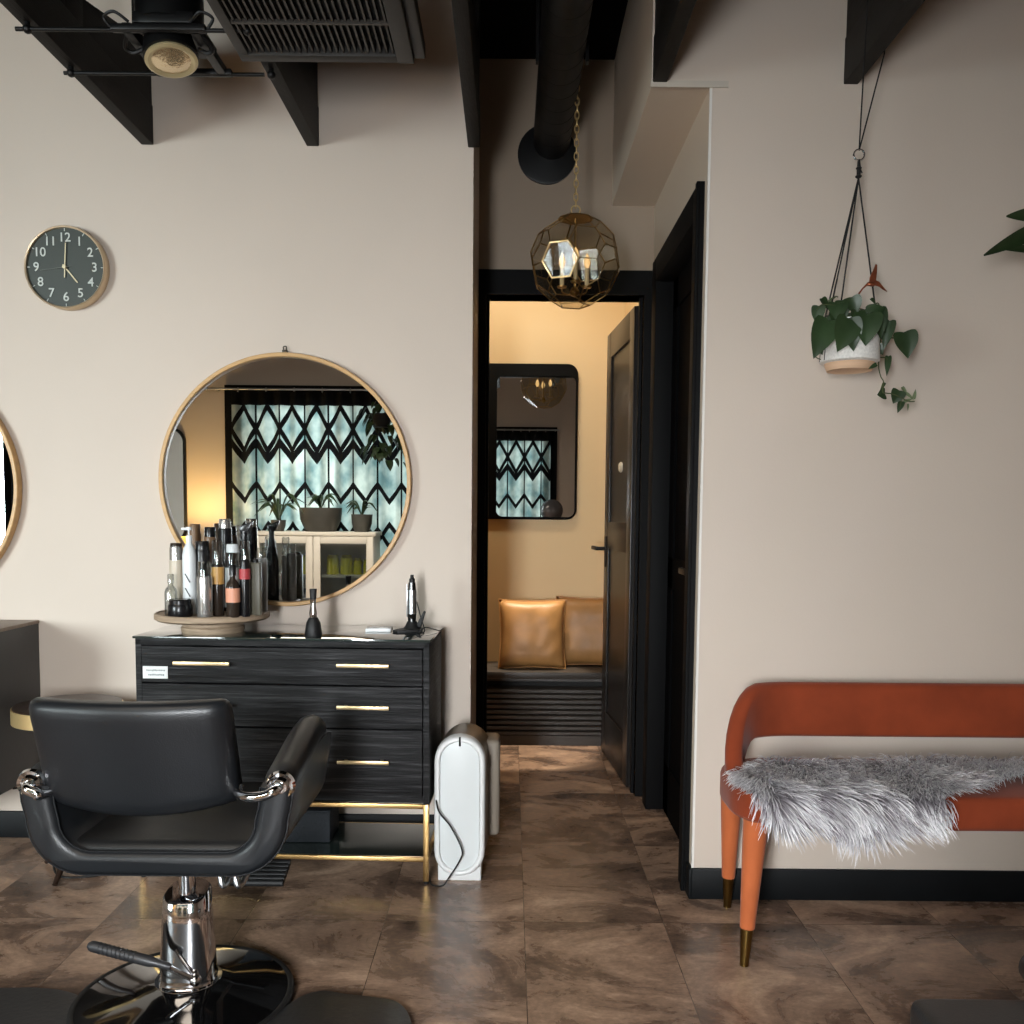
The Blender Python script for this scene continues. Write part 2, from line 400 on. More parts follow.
# side walls and window wall behind the camera
struct('wall_side_left', MB().box(XS0-.1, XS0, YW, YL+.12, 0, ZC), M['wall'])
struct('wall_side_right', MB().box(XS1, XS1+.1, YW, YR+.1, 0, ZC), M['wall'])
wx0, wx1, wz0, wz1 = -2.24, .42, .55, 2.10     # main curtained window
vx0, vx1, vz0, vz1 = -5.1, -3.25, .45, 2.15     # bare window further left
rw = MB()
rw.box(XS0, vx0, YW-.1, YW, 0, ZC).box(vx1, wx0, YW-.1, YW, 0, ZC).box(wx1, XS1, YW-.1, YW, 0, ZC)
rw.box(vx0, vx1, YW-.1, YW, 0, vz0).box(vx0, vx1, YW-.1, YW, vz1, ZC)
rw.box(wx0, wx1, YW-.1, YW, 0, wz0).box(wx0, wx1, YW-.1, YW, wz1, ZC)
struct('wall_rear', rw, M['wall'])
def window(name, x0, x1, z0, z1, mull, wd):
    w = thing(name, None, None, ((x0+x1)/2, YW, z0), kind='structure')
    f = MB()
    f.box(x0-wd, x0+.03, YW-.06, YW+.03, z0-wd*.6, z1+wd).box(x1-.03, x1+wd, YW-.06, YW+.03, z0-wd*.6, z1+wd)
    f.box(x0, x1, YW-.06, YW+.03, z1-.03, z1+wd).box(x0, x1, YW-.06, YW+.05, z0-wd*.6, z0+.03)
    for x in mull: f.box(x-.03, x+.03, YW-.06, YW, z0, z1)
    f.build('window_frame', M['black_trim'], w)
    MB().box(x0, x1, YW-.035, YW-.031, z0, z1).build('pane', M['clear'], w)
window('window_1', wx0, wx1, wz0, wz1, (-1.35, -.45), .13)
window('window_2', vx0, vx1, vz0, vz1, (-4.2,), .1)
# baseboards
struct('baseboard_right', MB().box(XC-.004, XS1, YR-.012, YR, 0, .097, .003), M['base'])
struct('baseboard_left', MB().box(XS0, XHL, YL-.012, YL, 0, .097, .003), M['base'])
struct('baseboard_hall', MB().box(XC-.012, XC, YR-.012, YR+.045, 0, .097, .003).box(XHL, XHL+.008, YL, YH-.02, 0, .097), M['base'])
struct('trim_corner', MB().box(XC-.003, XC+.004, YR-.003, YR+.004, .097, SOF), mat('lit_corner_bead', (226, 222, 216), .5, var=.02))  # bead colour lightened to stand for light on the hall corner
struct('trim_soffit_edge', MB().box(XSOF-.004, XC+.05, YR-.006, YR, SOF-.006, SOF+.012), mat('soffit_edge_bead', (190, 180, 168), .5, var=.03))
# doorway casing at the end of the hall
struct('trim_doorway', MB().box(XHL+.001, ox0, YH-.016, YH+.115, 0, 2.172).box(ox1, XC, YH-.016, YH+.115, 0, 2.172)
       .box(ox0, ox1, YH-.016, YH+.115, oz, 2.172).box(ox0, ox0+.012, YH+.03, YH+.06, 0, oz).box(ox1-.012, ox1, YH+.03, YH+.06, 0, oz), M['black_trim'])
# side door on the right of the hall
d1 = thing('door_1', None, None, (XC, (dy0+dy1)/2, 0), kind='structure')
cs = MB()
cs.box(XC-.018, XC+.06, YR+.05, dy0+.004, 0, dz+.09, .003).box(XC-.018, XC+.06, dy1-.004, dy1+.085, 0, dz+.09, .003).box(XC-.018, XC+.06, dy0, dy1, dz-.004, dz+.09, .003)
cs.box(XC-.024, XC-.012, YR+.05, YR+.075, 0, dz+.09, .002)
cs.build('door_casing', M['black_trim'], d1)
lf = MB().box(XC+.06, XC+.10, dy0, dy1, .005, dz)
lf.box(XC+.052, XC+.062, dy0, dy0+.1, .005, dz).box(XC+.052, XC+.062, dy1-.1, dy1, .005, dz).box(XC+.052, XC+.062, dy0, dy1, dz-.12, dz).box(XC+.052, XC+.062, dy0, dy1, .9, 1.02).box(XC+.052, XC+.062, dy0, dy1, .005, .2)
lf.build('door_leaf', mat('near_black_door', (5, 5, 6), .8, spec=.05, bump=.05), d1)
MB().cyl((XC+.05, dy0+.06, 1.0), (XC+.0, dy0+.06, 1.0), .01).box(XC-.01, XC+.004, dy0+.05, dy0+.16, .99, 1.01, .003).build('door_handle', M['black_metal'], d1)

# open door leaf at the end of the hall (hinged on the right, swung into the lounge)
hx, hy = .532, 3.83; ex, ey = .488, 4.47
wd = math.hypot(ex-hx, ey-hy); ang = math.atan2(ey-hy, ex-hx)
d2 = thing('door_2', None, None, (hx, hy, 0), kind='structure', rotz=ang)
# local: x along leaf, +y is the left face seen from the camera
H_ = 2.055
lf = MB().box(0, wd, -.02, .012, .008, H_)
fr = ((0, .095), (wd-.105, wd))
for a, b in fr: lf.box(a, b, .012, .022, .008, H_, .002)
for a, b in ((.008, .22), (1.02, 1.15), (H_-.12, H_)): lf.box(.09, wd-.1, .012, .022, a, b, .002)
lf.build('door_leaf', M['door_paint'], d2, local=True)
hd = MB().box(wd-.075, wd-.03, .022, .028, .93, 1.08, .003).cyl((wd-.052, .02, 1.02), (wd-.052, .07, 1.02), .009).box(wd-.06, wd+.075-.0, .06, .075, 1.011, 1.03, .004)
hd.build('door_handle', M['black_metal'], d2, local=True)
MB().lathe([(0, 0), (.022, 0), (.024, .006), (.016, .014), (0, .015)], (wd*.42, .012, 1.40), 20, Matrix.Rotation(-PI/2, 4, 'X')).build('door_viewer', mat('ivory_knob', (226, 214, 190), .4, var=.03), d2, local=True)
hg = MB()
for z in (.25, 1.1, 1.8): hg.cyl((-.006, -.024, z), (-.006, -.024, z+.1), .008, n=10)
hg.build('hinge', M['black_metal'], d2, local=True)

# ------------------------------------------------------------------ roof trusses
ZB = 2.437
def truss(x, yw, label):
    t = thing('roof_truss', label, 'roof beam', (x, yw, ZB), group='dark timber trusses meeting the salon walls')
    w = .021
    MB().prism([(yw, ZB), (YD-.4, ZB), (YD-.4, ZB+.13), (yw, ZB+.13)], 'x', x-w, x+w, .003).build('bottom_chord', M['beam'], t)
    # gusset widening towards the wall
    MB().prism([(yw, ZB+.11), (yw-.75, ZB+.11), (yw-.70, ZB+.165), (yw-.16, ZB+.29), (yw-.07, ZB+.33), (yw-.07, ZB+.56), (yw, ZB+.56)], 'x', x-w+.003, x+w-.003, .002).build('gusset', M['beam'], t)
    MB().box(x-w+.001, x+w-.001, yw-.60, yw-.50, ZB+.12, ZC-.002, .002).build('web_post', M['beam'], t)
XB = [-1.258, -.690, -.136, .423, .978]
for x, yw, lab in zip(XB, [YL, YL, YL, YR, YR], [
        'dark timber roof beam above the wall clock, leftmost of all',
        'dark timber roof beam ending on the wall behind the ceiling vent',
        'dark timber roof beam ending at the left corner of the hallway opening',
        'dark timber roof beam ending over the boxed soffit of the hallway',
        'dark timber roof beam that the hanging planter hangs from']):
    truss(x, yw, lab)

# ------------------------------------------------------------------ round duct into the hall end wall
dc = at(547, 155, YH); dl = thing('air_duct', 'round black spiral air duct running overhead into hallway end wall', 'air duct', (dc.x, YH, dc.z))
db = MB(); db.cyl((dc.x+.02, .6, dc.z+.05), (dc.x+.018, YH-.001, dc.z+.05), .074, n=40)
for i in range(30):
    y = .7+i*.1; db.torus((dc.x+.019, y, dc.z+.05), .0736, .0012, 'y', 40, 6)
db.build('duct_pipe', M['duct'], dl)
MB().lathe([(0, .001), (.118, .001), (.118, .012), (.11, .014), (0, .014)], (dc.x, YH, dc.z), 48, Matrix.Rotation(PI/2, 4, 'X')).build('flange', M['black_metal'], dl)
for y in (1.7, 3.0):
    MB().box(dc.x-.066, dc.x-.056, y-.012, y+.012, dc.z, ZC).box(dc.x+.094, dc.x+.104, y-.012, y+.012, dc.z, ZC).build('hanger_strap', M['black_metal'], dl)

# ------------------------------------------------------------------ ceiling vent
vz = 2.41
vA = atz(243, 63, vz); vB = atz(425, 61, vz)
vy1 = (vA.y+vB.y)/2; vx_0, vx_1 = vA.x, vB.x
vt = thing('ceiling_vent', 'large dark square return air vent with fine slats overhead', 'air vent', ((vx_0+vx_1)/2, vy1-.27, vz))
vy0 = vy1-.56
fw = .028
fm = MB().box(vx_0, vx_0+fw, vy0, vy1, vz, vz+.05, .003).box(vx_1-.075, vx_1-.03, vy0, vy1, vz-.004, vz+.05, .003).box(vx_0, vx_1-.03, vy1-fw-.008, vy1, vz-.002, vz+.05, .003).box(vx_0, vx_1-.03, vy0, vy0+fw, vz, vz+.05, .003)
fm.build('frame', M['vent'], vt)
MB().box(vx_1-.03, vx_1, vy0, vy1, vz+.01, vz+.05, .003).build('outer_flange', M['vent'], vt)
MB().box(vx_0+.01, vx_1-.04, vy0+.01, vy1-.01, vz+.045, vz+.12).box(vx_0+.06, vx_1-.08, vy0+.06, vy1-.06, vz+.12, ZC-.001).build('plenum_box', M['vent_dark'], vt)
sl = MB(); n = 24
for i in range(n):
    x = vx_0+fw+(vx_1-.075-vx_0-fw)*(i+.5)/n
    sl.box(x-.0026, x+.0026, vy0+fw, vy1-fw, vz+.006, vz+.024)
sl.box(vx_0+fw, vx_1-.07, vy1-.19, vy1-.182, vz+.002, vz+.012)
sl.build('slat_grille', mat('vent_slat', (62, 58, 54), .45, .3, var=.05), vt)

# ------------------------------------------------------------------ rail spotlight
rz = 2.42
a0 = atz(90, 71, rz); a1 = atz(268, 77, rz); b0 = atz(48, 28, rz); b1 = atz(232, 32, rz)
ya, yb = (a0.y+a1.y)/2, (b0.y+b1.y)/2
tl = thing('rail_spotlight', 'black rail spotlight with round lens hung beside the ceiling vent', 'spotlight', ((a0.x+a1.x)/2, (ya+yb)/2, rz))
ral = MB().cyl((XB[0]-.02, ya, rz), (XB[1]-.02, ya, rz), .0055, n=10).cyl((XB[0]-.03, yb, rz), (XB[1]-.02, yb, rz), .0055, n=10)
ral.build('rail', M['black_metal'], tl)
for (x, y) in ((XB[0], ya), (XB[1], ya), (XB[0], yb), (XB[1], yb)):
    MB().cyl((x, y, rz-.008), (x, y, ZB+.01), .007, n=10).ball((x, y, rz), .012, sub=2).build('rail_mount', M['black_metal'], tl)
lc = atz(171, 57, rz-.03)
lm = Matrix.Translation(lc) @ Matrix.Rotation(math.radians(-10), 4, 'X') @ Matrix.Rotation(math.radians(-10), 4, 'Y')
hs = MB(); hs.lathe([(.0, .075), (.045, .075), (.06, .06), (.071, .01), (.071, -.004), (.064, -.006), (.06, .004), (.0, .01)], (0, 0, 0), 36, lm)
ring = []
hs.build('lamp_housing', M['black_metal'], tl)
MB().lathe([(.05, -.0065), (.066, -.006), (.068, -.012), (.06, -.016), (.05, -.012)], (0, 0, 0), 36, lm).build('lens_ring', mat('cream_lens_ring', (196, 180, 140), .35, .4, var=.05), tl)
MB().lathe([(0, -.02), (.03, -.018), (.052, -.011), (.05, -.006), (0, -.006)], (0, 0, 0), 36, lm).build('lens', mat('faceted_lens', (206, 190, 160), .16, .9, bump=.8, bscale=50, emit=(255, 205, 140), es=.04), tl)
yk = MB()
yk.box(lc.x-.125, lc.x+.12, yb-.012, yb+.012, rz-.004, rz+.012, .003)
yk.box(lc.x-.10, lc.x+.115, ya-.012, ya+.012, rz-.004, rz+.012, .003)
yk.box(lc.x-.1, lc.x-.075, yb, ya, rz-.004, rz+.02, .003).box(lc.x+.075, lc.x+.1, yb, ya, rz-.004, rz+.02, .003).box(lc.x-.08, lc.x+.08, yb+.02, ya-.02, rz+.03, rz+.06, .004)
for sx in (-1, 1):
    yk.tube(catmull([(lc.x+sx*.09, yb+.02, rz+.01), (lc.x+sx*.115, yb+.06, rz-.012), (lc.x+sx*.10, lc.y, rz-.02), (lc.x+sx*.073, lc.y, lc.z+.02)], 6), .006, 8)
    yk.tube(catmull([(lc.x+sx*.12, yb, rz), (lc.x+sx*.14, yb-.01, rz+.025), (lc.x+sx*.11, yb-.02, rz+.035), (lc.x+sx*.08, yb, rz+.02)], 6), .004, 8)
yk.build('yoke', M['black_metal'], tl)
MB().lathe([(.0, .05), (.088, .05), (.088, .30), (.075, .33), (.0, .33)], (lc.x-.01, (ya+yb)/2-.02, rz), 40).lathe([(.03, .33), (.03, ZC-rz)], (lc.x-.01, (ya+yb)/2-.02, rz), 16).build('transformer_can', M['black_metal'], tl)

# ------------------------------------------------------------------ geometric glass pendant
pc = at(575, 262, 3.30); pr = .163
pl = thing('pendant_lantern', 'faceted glass and brass globe pendant hanging on a chain in hallway', 'pendant light', (pc.x, pc.y, pc.z))
t = bmesh.new(); ph = (1+5**.5)/2
ico = [Vector(v) for s1 in (1, -1) for s2 in (1, -1) for v in ((0, s1, s2*ph), (s1, s2*ph, 0), (s2*ph, 0, s1))]
tv = []
for i in range(12):
    for j in range(12):
        if i != j and abs((ico[i]-ico[j]).length-2) < .01: tv.append((ico[i]*2+ico[j])/3)
rot = Matrix.Rotation(math.radians(-24), 3, 'Z') @ Matrix.Rotation(math.radians(31.7), 3, 'X')
for v in tv: t.verts.new(pc+(rot @ v).normalized()*pr)
bmesh.ops.convex_hull(t, input=t.verts[:])
bmesh.ops.dissolve_limit(t, angle_limit=.02, verts=t.verts[:], edges=t.edges[:])
edges = [(e.verts[0].co.copy(), e.verts[1].co.copy()) for e in t.edges]
tgt = (Vector((-.42, -1, .02))).normalized()
hexf = max((f for f in t.faces if len(f.verts) == 6), key=lambda f: (f.calc_center_median()-pc).normalized().dot(tgt))
hexloop = [v.co.copy() for v in hexf.verts]
fcam = MB()
for a, b in edges: fcam.cyl(a, b, .0022, n=6)
for a in {tuple(round(c, 5) for c in v) for e in edges for v in e}: fcam.ball(a, .003, sub=1)
fcam.build('frame', M['brass'], pl)
gp = MB(); gp._take(t); gp.build('glass_panel', M['lantern_glass'], pl, smooth=0)
MB().tube([pc+(p-pc)*1.012 for p in hexloop], .0042, 8, closed=True).build('lit_hexagon_rim', M['brass_bright'], pl)  # rim thickened and brightened to stand for a pane's reflected light
MB().lathe([(0, pr*.99), (.035, pr*.985), (.062, pr*.93), (.064, pr*.915), (.0, pr*.93)], pc, 12).build('top_cap', M['brass'], pl)
st = MB().cyl(pc+Vector((0, 0, pr)), pc+Vector((0, 0, -.10)), .004, n=10).lathe([(0, -.125), (.012, -.118), (.018, -.105), (.01, -.09), (0, -.09)], pc, 16)
for k in range(3):
    a = 2*PI*k/3+.5; d = Vector((math.cos(a), math.sin(a), 0))
    st.tube(catmull([pc+Vector((0, 0, -.1)), pc+d*.025+Vector((0, 0, -.112)), pc+d*.05+Vector((0, 0, -.1)), pc+d*.052+Vector((0, 0, -.08))], 5), .003, 8)
    st.lathe([(0, 0), (.016, 0), (.018, .006), (0, .006)], pc+d*.052+Vector((0, 0, -.085)), 14)
st.build('stem', M['brass'], pl)
for k in range(3):
    a = 2*PI*k/3+.5; p = pc+Vector((math.cos(a)*.052, math.sin(a)*.052, -.08))
    cd = MB().cyl(p, p+Vector((0, 0, .065)), .008, n=12).build('candle', M['candle'], pl)
    MB().lathe([(0, .0), (.007, .002), (.013, .02), (.009, .038), (0, .055)], p+Vector((0, 0, .065)), 14).build('bulb', M['bulb'], cd)
ch = MB(); ch.torus(pc+Vector((0, 0, pr+.018)), .016, .0028, 'y', 20, 6)
z = pc.z+pr+.04; k = 0
while z < ZC-.03:
    pts = []
    for i in range(16):
        a = 2*PI*i/16; u, v = .0075*math.cos(a), .015*math.sin(a)
        pts.append((pc.x+(u if k % 2 else 0), pc.y+(0 if k % 2 else u), z+v))
    ch.tube(pts, .0022, 6, closed=True); z += .0235; k += 1
ch.build('chain', M['brass_bright'], pl)
MB().lathe([(0, -.025), (.03, -.022), (.055, -.004), (.055, 0), (0, 0)], (pc.x, pc.y, ZC-.001), 24).build('ceiling_rose', M['brass'], pl)

# ------------------------------------------------------------------ wall clock
cc = at(65.5, 267.5, YL-.03); ccr = .140
ck = thing('wall_clock', 'round dark green wall clock with pale numerals and thin champagne rim', 'clock', (cc.x, YL, cc.z))
RX = Matrix.Rotation(PI/2, 4, 'X')       # lathe axis z -> -y (towards the camera)
MB().lathe([(ccr*.9, .002), (ccr, .002), (ccr, .036), (ccr-.003, .04), (ccr-.007, .038), (ccr-.007, .028)], (cc.x, YL, cc.z), 72, RX).build('rim', M['clock_rim'], ck)
MB().lathe([(0, .001), (ccr-.004, .001), (ccr-.006, .029), (0, .03)], (cc.x, YL, cc.z), 72, RX).build('dial', M['clock_face'], ck)
yf = YL-.031
dg = bpy.context.evaluated_depsgraph_get()
for h in range(1, 13):
    a = math.radians(90-30*h)
    cu = bpy.data.curves.new('num', 'FONT'); cu.body = str(h); cu.size = .043; cu.align_x = 'CENTER'; cu.align_y = 'CENTER'; cu.extrude = .0006; cu.offset = .0003
    to = bpy.data.objects.new('num', cu); C.objects.link(to)
    dg.update(); me = bpy.data.meshes.new_from_object(to.evaluated_get(dg))
    bpy.data.objects.remove(to); nm = MB()
    me.transform(Matrix.Translation((cc.x+.100*math.cos(a), yf, cc.z+.100*math.sin(a))) @ RX)
    nm.bm.from_mesh(me); bpy.data.meshes.remove(me)
    p = Vector((cc.x+.127*math.cos(a), yf, cc.z+.127*math.sin(a)))
    nm.box(-.0012, .0012, -.0006, .0006, -.005, .005, mx=Matrix.Translation(p) @ Matrix.Rotation(PI/2-a, 4, 'Y'))
    nm.build('numeral', M['clock_mark'], ck, smooth=0)
def hand(name, deg, L_, tail, w, y, m):
    MB().box(-w, w, -.0008, .0008, -tail, L_, mx=Matrix.Translation((cc.x, y, cc.z)) @ Matrix.Rotation(math.radians(deg), 4, 'Y')).build(name, m, ck)
hm = mat('pale_gold_hand', (196, 182, 150), .4, .5, var=.03)
hand('minute_hand', 3, .082, .035, .0017, yf-.004, hm); hand('hour_hand', 141, .066, .012, .002, yf-.002, hm)
hand('second_hand', 262, .085, .02, .0005, yf-.006, mat('grey_second_hand', (120, 124, 116), .5, var=.03))
MB().lathe([(0, 0), (.006, 0), (.006, .012), (0, .012)], (cc.x, yf+.001, cc.z), 16, RX).build('hub', hm, ck)

# ------------------------------------------------------------------ round mirrors
def round_mirror(px, py, label):
    c = at(px, py, YL-.036); r = .4405
    o = thing('round_mirror', label, 'mirror', (c.x, YL, c.z), group='round wooden framed mirrors above the styling stations')
    MB().lathe([(r-.014, .004), (r, .004), (r, .034), (r-.002, .036), (r-.012, .036), (r-.014, .034), (r-.014, .004)], (c.x, YL, c.z), 128, RX).build('frame', M['pine'], o, smooth=30)
    MB().lathe([(0, .018), (r-.013, .018), (r-.013, .004), (0, .004)], (c.x, YL, c.z), 128, RX).build('mirror_glass', M['mirror'], o, smooth=30)
    MB().box(c.x-.009, c.x+.009, YL-.02, YL-.004, c.z+r-.002, c.z+r+.012, .002).tube(catmull([(c.x-.004, YL-.012, c.z+r+.01), (c.x-.006, YL-.012, c.z+r+.022), (c.x+.004, YL-.012, c.z+r+.024), (c.x+.004, YL-.012, c.z+r+.012)], 5), .002, 6).build('hanger_hook', M['hook'], o)
    return o
round_mirror(284.5, 480.5, 'round pale wood framed mirror above the black dresser')
round_mirror(-109, 485, 'round pale wood framed mirror cut off at the left edge of photo')

# ------------------------------------------------------------------ dresser
XD0, XD1, YDF, YDB = -1.184, -.244, 2.815, YL-.045
ZT = at(300, 638, YDF).z; ZLB = at(370, 803, YDF).z      # top, underside of the chest
dr = thing('dresser', 'wide black brushed wood dresser with slim gold handles and gold legs', 'dresser', ((XD0+XD1)/2, (YDF+YDB)/2, 0), rotz=math.radians(-2.2))
gt = .008
bd = MB(); zt = ZT-gt; zb = ZLB
bd.box(XD0, XD0+.02, YDF+.004, YDB, zb, zt, .002).box(XD1-.02, XD1, YDF+.004, YDB, zb, zt, .002).box(XD0, XD1, YDF+.004, YDB, zt-.02, zt, .002).box(XD0, XD1, YDF+.02, YDB, zb, zb+.02).box(XD0, XD1, YDB-.012, YDB, zb, zt).box(XD0+.02, XD1-.02, YDF+.03, YDB-.012, zb+.02, zt-.02)
bd.build('carcass', M['black_wood'], dr)
gl = MB().box(XD0-.004, XD1+.004, YDF-.006, YDB, zt, ZT, .0015).build('glass_top', M['glass_top'], dr); gl['label'] = 'greenish glass top sheet'
zz = [zt-.022, at(300, 685, YDF).z, at(300, 728, YDF).z, zb+.022]
for i in range(3):
    d = MB().box(XD0+.022, XD1-.022, YDF, YDF+.03, zz[i+1]+.0025, zz[i]-.0025, .002).build('drawer', M['black_wood'], dr)
    hz = at(360, [664.5, 706, 760][i], YDF).z
    for hx0, hx1 in ((172, 229), (336, 388)):
        x0, x1 = at(hx0+4.5, 700, YDF).x, at(hx1+4.5, 700, YDF).x
        MB().box(x0, x1, YDF-.024, YDF-.016, hz-.006, hz+.006, .0015).box(x0+.02, x0+.03, YDF-.018, YDF+.001, hz-.004, hz+.004).box(x1-.03, x1-.02, YDF-.018, YDF+.001, hz-.004, hz+.004).build('handle', M['gold_soft'], d)
lg = .018
zs = at(370, 858, YDF).z
for x in (XD0+.001, XD1-lg-.001):
    for y in (YDF+.002, YDB-lg-.003):
        l = MB().box(x, x+lg, y, y+lg, .008, zb, .0015).build('leg', M['gold'], dr)
        MB().cyl((x+lg/2, y+lg/2, 0), (x+lg/2, y+lg/2, .009), .008, n=12).build('foot_cap', M['rubber'], l)
fb = MB()
for z0 in (zb-.014, zs-.007):
    fb.box(XD0+lg, XD1-lg, YDF+.003, YDF+.016, z0, z0+.014, .001).box(XD0+lg, XD1-lg, YDB-.018, YDB-.005, z0, z0+.014, .001)
    fb.box(XD0+.003, XD0+.016, YDF+lg, YDB-lg, z0, z0+.014, .001).box(XD1-.016, XD1-.003, YDF+lg, YDB-lg, z0, z0+.014, .001)
fb.build('frame_rail', M['gold'], dr)
MB().box(XD0+.016, XD1-.016, YDF+.014, YDB-.017, zs-.003, zs+.008).build('lower_shelf', M['glass_top'], dr)
# price card on the drawer front
ca, cb = at(142.5, 667, YDF-.003), at(168, 679.5, YDF-.003)
sg = thing('small_card', 'small white printed card stuck on the top left of dresser drawer front', 'card', ((XD0+XD1)/2, (YDF+YDB)/2, 0), rotz=math.radians(-2.2))
MB().box(ca.x, cb.x, YDF-.0035, YDF-.0005, cb.z, ca.z).build('card_sheet', M['card'], sg)
ik = MB(); 
for row, (z0, x0, x1) in enumerate(((.66, .15, .85), (.3, .22, .85))):
    x = x0
    while x < x1:
        w_ = random.uniform(.03, .06); zz0 = cb.z+(ca.z-cb.z)*z0
        ik.box(ca.x+(cb.x-ca.x)*x, ca.x+(cb.x-ca.x)*(x+w_), YDF-.0042, YDF-.0034, zz0-random.uniform(.001, .003), zz0+random.uniform(.002, .0035)); x += w_+.018
ik.build('printed_lines', M['ink'], sg)
# woven box on the lower shelf
wa, wb = at(296, 812, 2.93), at(331, 843, 2.93)
sp = thing('woven_box', 'dark woven storage box on the dresser lower shelf', 'storage box', ((wa.x+wb.x)/2, 3.0, zs+.008))
MB().box(wa.x-.12, wb.x, 2.92, 3.08, zs+.008, zs+.008+.105, .008).build('box_body', M['knit'], sp)
MB().box(wa.x-.122, wb.x+.002, 2.918, 3.082, zs+.108, zs+.119, .004).build('box_lid', M['knit'], sp)

# ------------------------------------------------------------------ things on the dresser
tc_ = Vector((at(213, 614, 2.955).x, 2.955, ZT))
tt = thing('turntable', 'round weathered wood turntable tray on pedestal holding hair product bottles', 'turntable', tc_)
ztt = at(213, 608.5, 2.78).z
ztt = ZT+.066
tr_ = .182
MB().lathe([(0, ztt-.024), (tr_-.01, ztt-.024), (tr_, ztt-.018), (tr_, ztt-.004), (tr_-.004, ztt), (tr_-.01, ztt), (tr_-.012, ztt-.003), (0, ztt-.003)], (tc_.x, tc_.y, 0), 64).build('tray', M['driftwood'], tt)
MB().lathe([(0, ZT), (.097, ZT), (.1, ZT+.004), (.1, ZT+.018), (.096, ZT+.02), (.094, ZT+.022), (.097, ZT+.024), (.097, ztt-.024), (0, ztt-.024)], (tc_.x, tc_.y, 0), 48).build('pedestal', M['driftwood'], tt)
ZTT = ztt-.003
def plast(name, c, r=.3, metal=0., **k): return mat(name, c, r, metal, var=.04, **k)
BM = {'silver': plast('silver_can', (190, 188, 184), .25, .8), 'white': plast('white_bottle', (222, 226, 228), .3), 'black': plast('black_bottle', (20, 20, 22), .25),
      'brown': plast('brown_bottle', (120, 92, 68), .35), 'dark': plast('dark_amber_bottle', (46, 38, 32), .18), 'olive': plast('olive_box', (84, 80, 66), .4), 'grey': plast('grey_bottle', (150, 150, 150), .3),
      'gold': plast('gold_label', (196, 150, 84), .4), 'peach': plast('peach_label', (214, 150, 122), .45), 'red': plast('red_label', (170, 62, 66), .45), 'label': plast('white_label', (225, 228, 228), .45),
      'beige': plast('beige_can', (196, 184, 166), .3), 'clearp': thin_glass('clear_plastic', (235, 238, 238), .2, .05)}
BM['lblack'] = plast('black_label', (24, 24, 26), .45)
def bottle(px, w, top, y, body, cap, label, style='can', lab=None, name='hair_product_bottle', capf=.2, base=None):
    """px: centre pixel, w: width in pixels, top: pixel row of the top, y: depth"""
    c = at(px, 600, y); r = w/2*y/F; zb_ = ZTT if base is None else base
    h = at(px, top, y).z-zb_
    o = thing(name, label, 'bottle', (c.x, y, zb_), group='hair products on the wooden turntable')
    L3 = (c.x, y, zb_)
    hb = h*(1-capf)
    if style == 'can':
        MB().lathe([(0, 0), (r*.94, 0), (r, .004), (r, hb-.006), (r*.93, hb), (0, hb)], L3, 24).build('body', BM[body], o)
        MB().lathe([(0, hb), (r*.88, hb), (r*.88, h-.003), (r*.8, h), (0, h)], L3, 24).build('cap', BM[cap], o)
    elif style == 'shoulder':
        MB().lathe([(0, 0), (r*.94, 0), (r, .004), (r, hb*.72), (r*.85, hb*.82), (r*.42, hb*.92), (r*.4, hb), (0, hb)], L3, 24).build('body', BM[body], o)
        MB().lathe([(0, hb), (r*.5, hb), (r*.5, h-.003), (r*.42, h), (0, h)], L3, 20).build('cap', BM[cap], o)
    elif style == 'pump':
        MB().lathe([(0, 0), (r*.94, 0), (r, .004), (r, hb*.8), (r*.8, hb*.9), (r*.45, hb*.96), (r*.4, hb), (0, hb)], L3, 24).build('body', BM[body], o)
        MB().lathe([(0, hb), (r*.45, hb), (r*.45, hb+h*.06), (r*.14, hb+h*.07), (r*.14, h-.01), (r*.4, h-.01), (r*.4, h), (0, h)], L3, 18).box(c.x-r*1.1, c.x, y-.005, y+.005, zb_+h-.01, zb_+h-.002, .002).build('pump', BM[cap], o)
    elif style == 'square':
        MB().box(c.x-r, c.x+r, y-r*.7, y+r*.7, zb_, zb_+hb, r*.18, 3).build('body', BM[body], o)
        MB().lathe([(0, hb), (r*.55, hb), (r*.55, h-.002), (r*.5, h), (0, h)], L3, 20).build('cap', BM[cap], o)
    elif style == 'trigger':
        MB().lathe([(0, 0), (r*.94, 0), (r, .004), (r, hb*.6), (r*.5, hb*.85), (r*.35, hb), (0, hb)], L3, 24).build('body', BM[body], o)
        MB().cyl((c.x, y, zb_+hb), (c.x, y, zb_+hb+.02), r*.4, n=14).prism([(c.x-r*.5, zb_+hb+.015), (c.x+r*.5, zb_+hb+.015), (c.x+r*1.1, zb_+h-.012), (c.x+r*1.2, zb_+h), (c.x+r*.6, zb_+h-.006), (c.x-r*.6, zb_+hb+.035)], 'y', y-.008, y+.008, .002).build('trigger_head', BM[cap], o)
    if lab:
        f0, f1, lm_ = lab
        if style == 'square': MB().box(c.x-r*.9, c.x+r*.9, y-r*.7-.001, y-r*.7+.002, zb_+hb*f0, zb_+hb*f1).build('label_band', BM[lm_], o)
        else: MB().lathe([(r+.0006, hb*f0), (r+.0012, hb*f0), (r+.0012, hb*f1), (r+.0006, hb*f1)], L3, 24).build('label_band', BM[lm_], o)
    return o
bottle(171, 12.5, 574, 2.865, 'clearp', 'clearp', 'small clear rounded bottle with thin neck at the left rim of turntable', 'shoulder', capf=.22)
o = bottle(180, 24, 599, 2.835, 'black', 'black', 'squat black jar at the front left of turntable', 'can', capf=.3, name='product_jar')
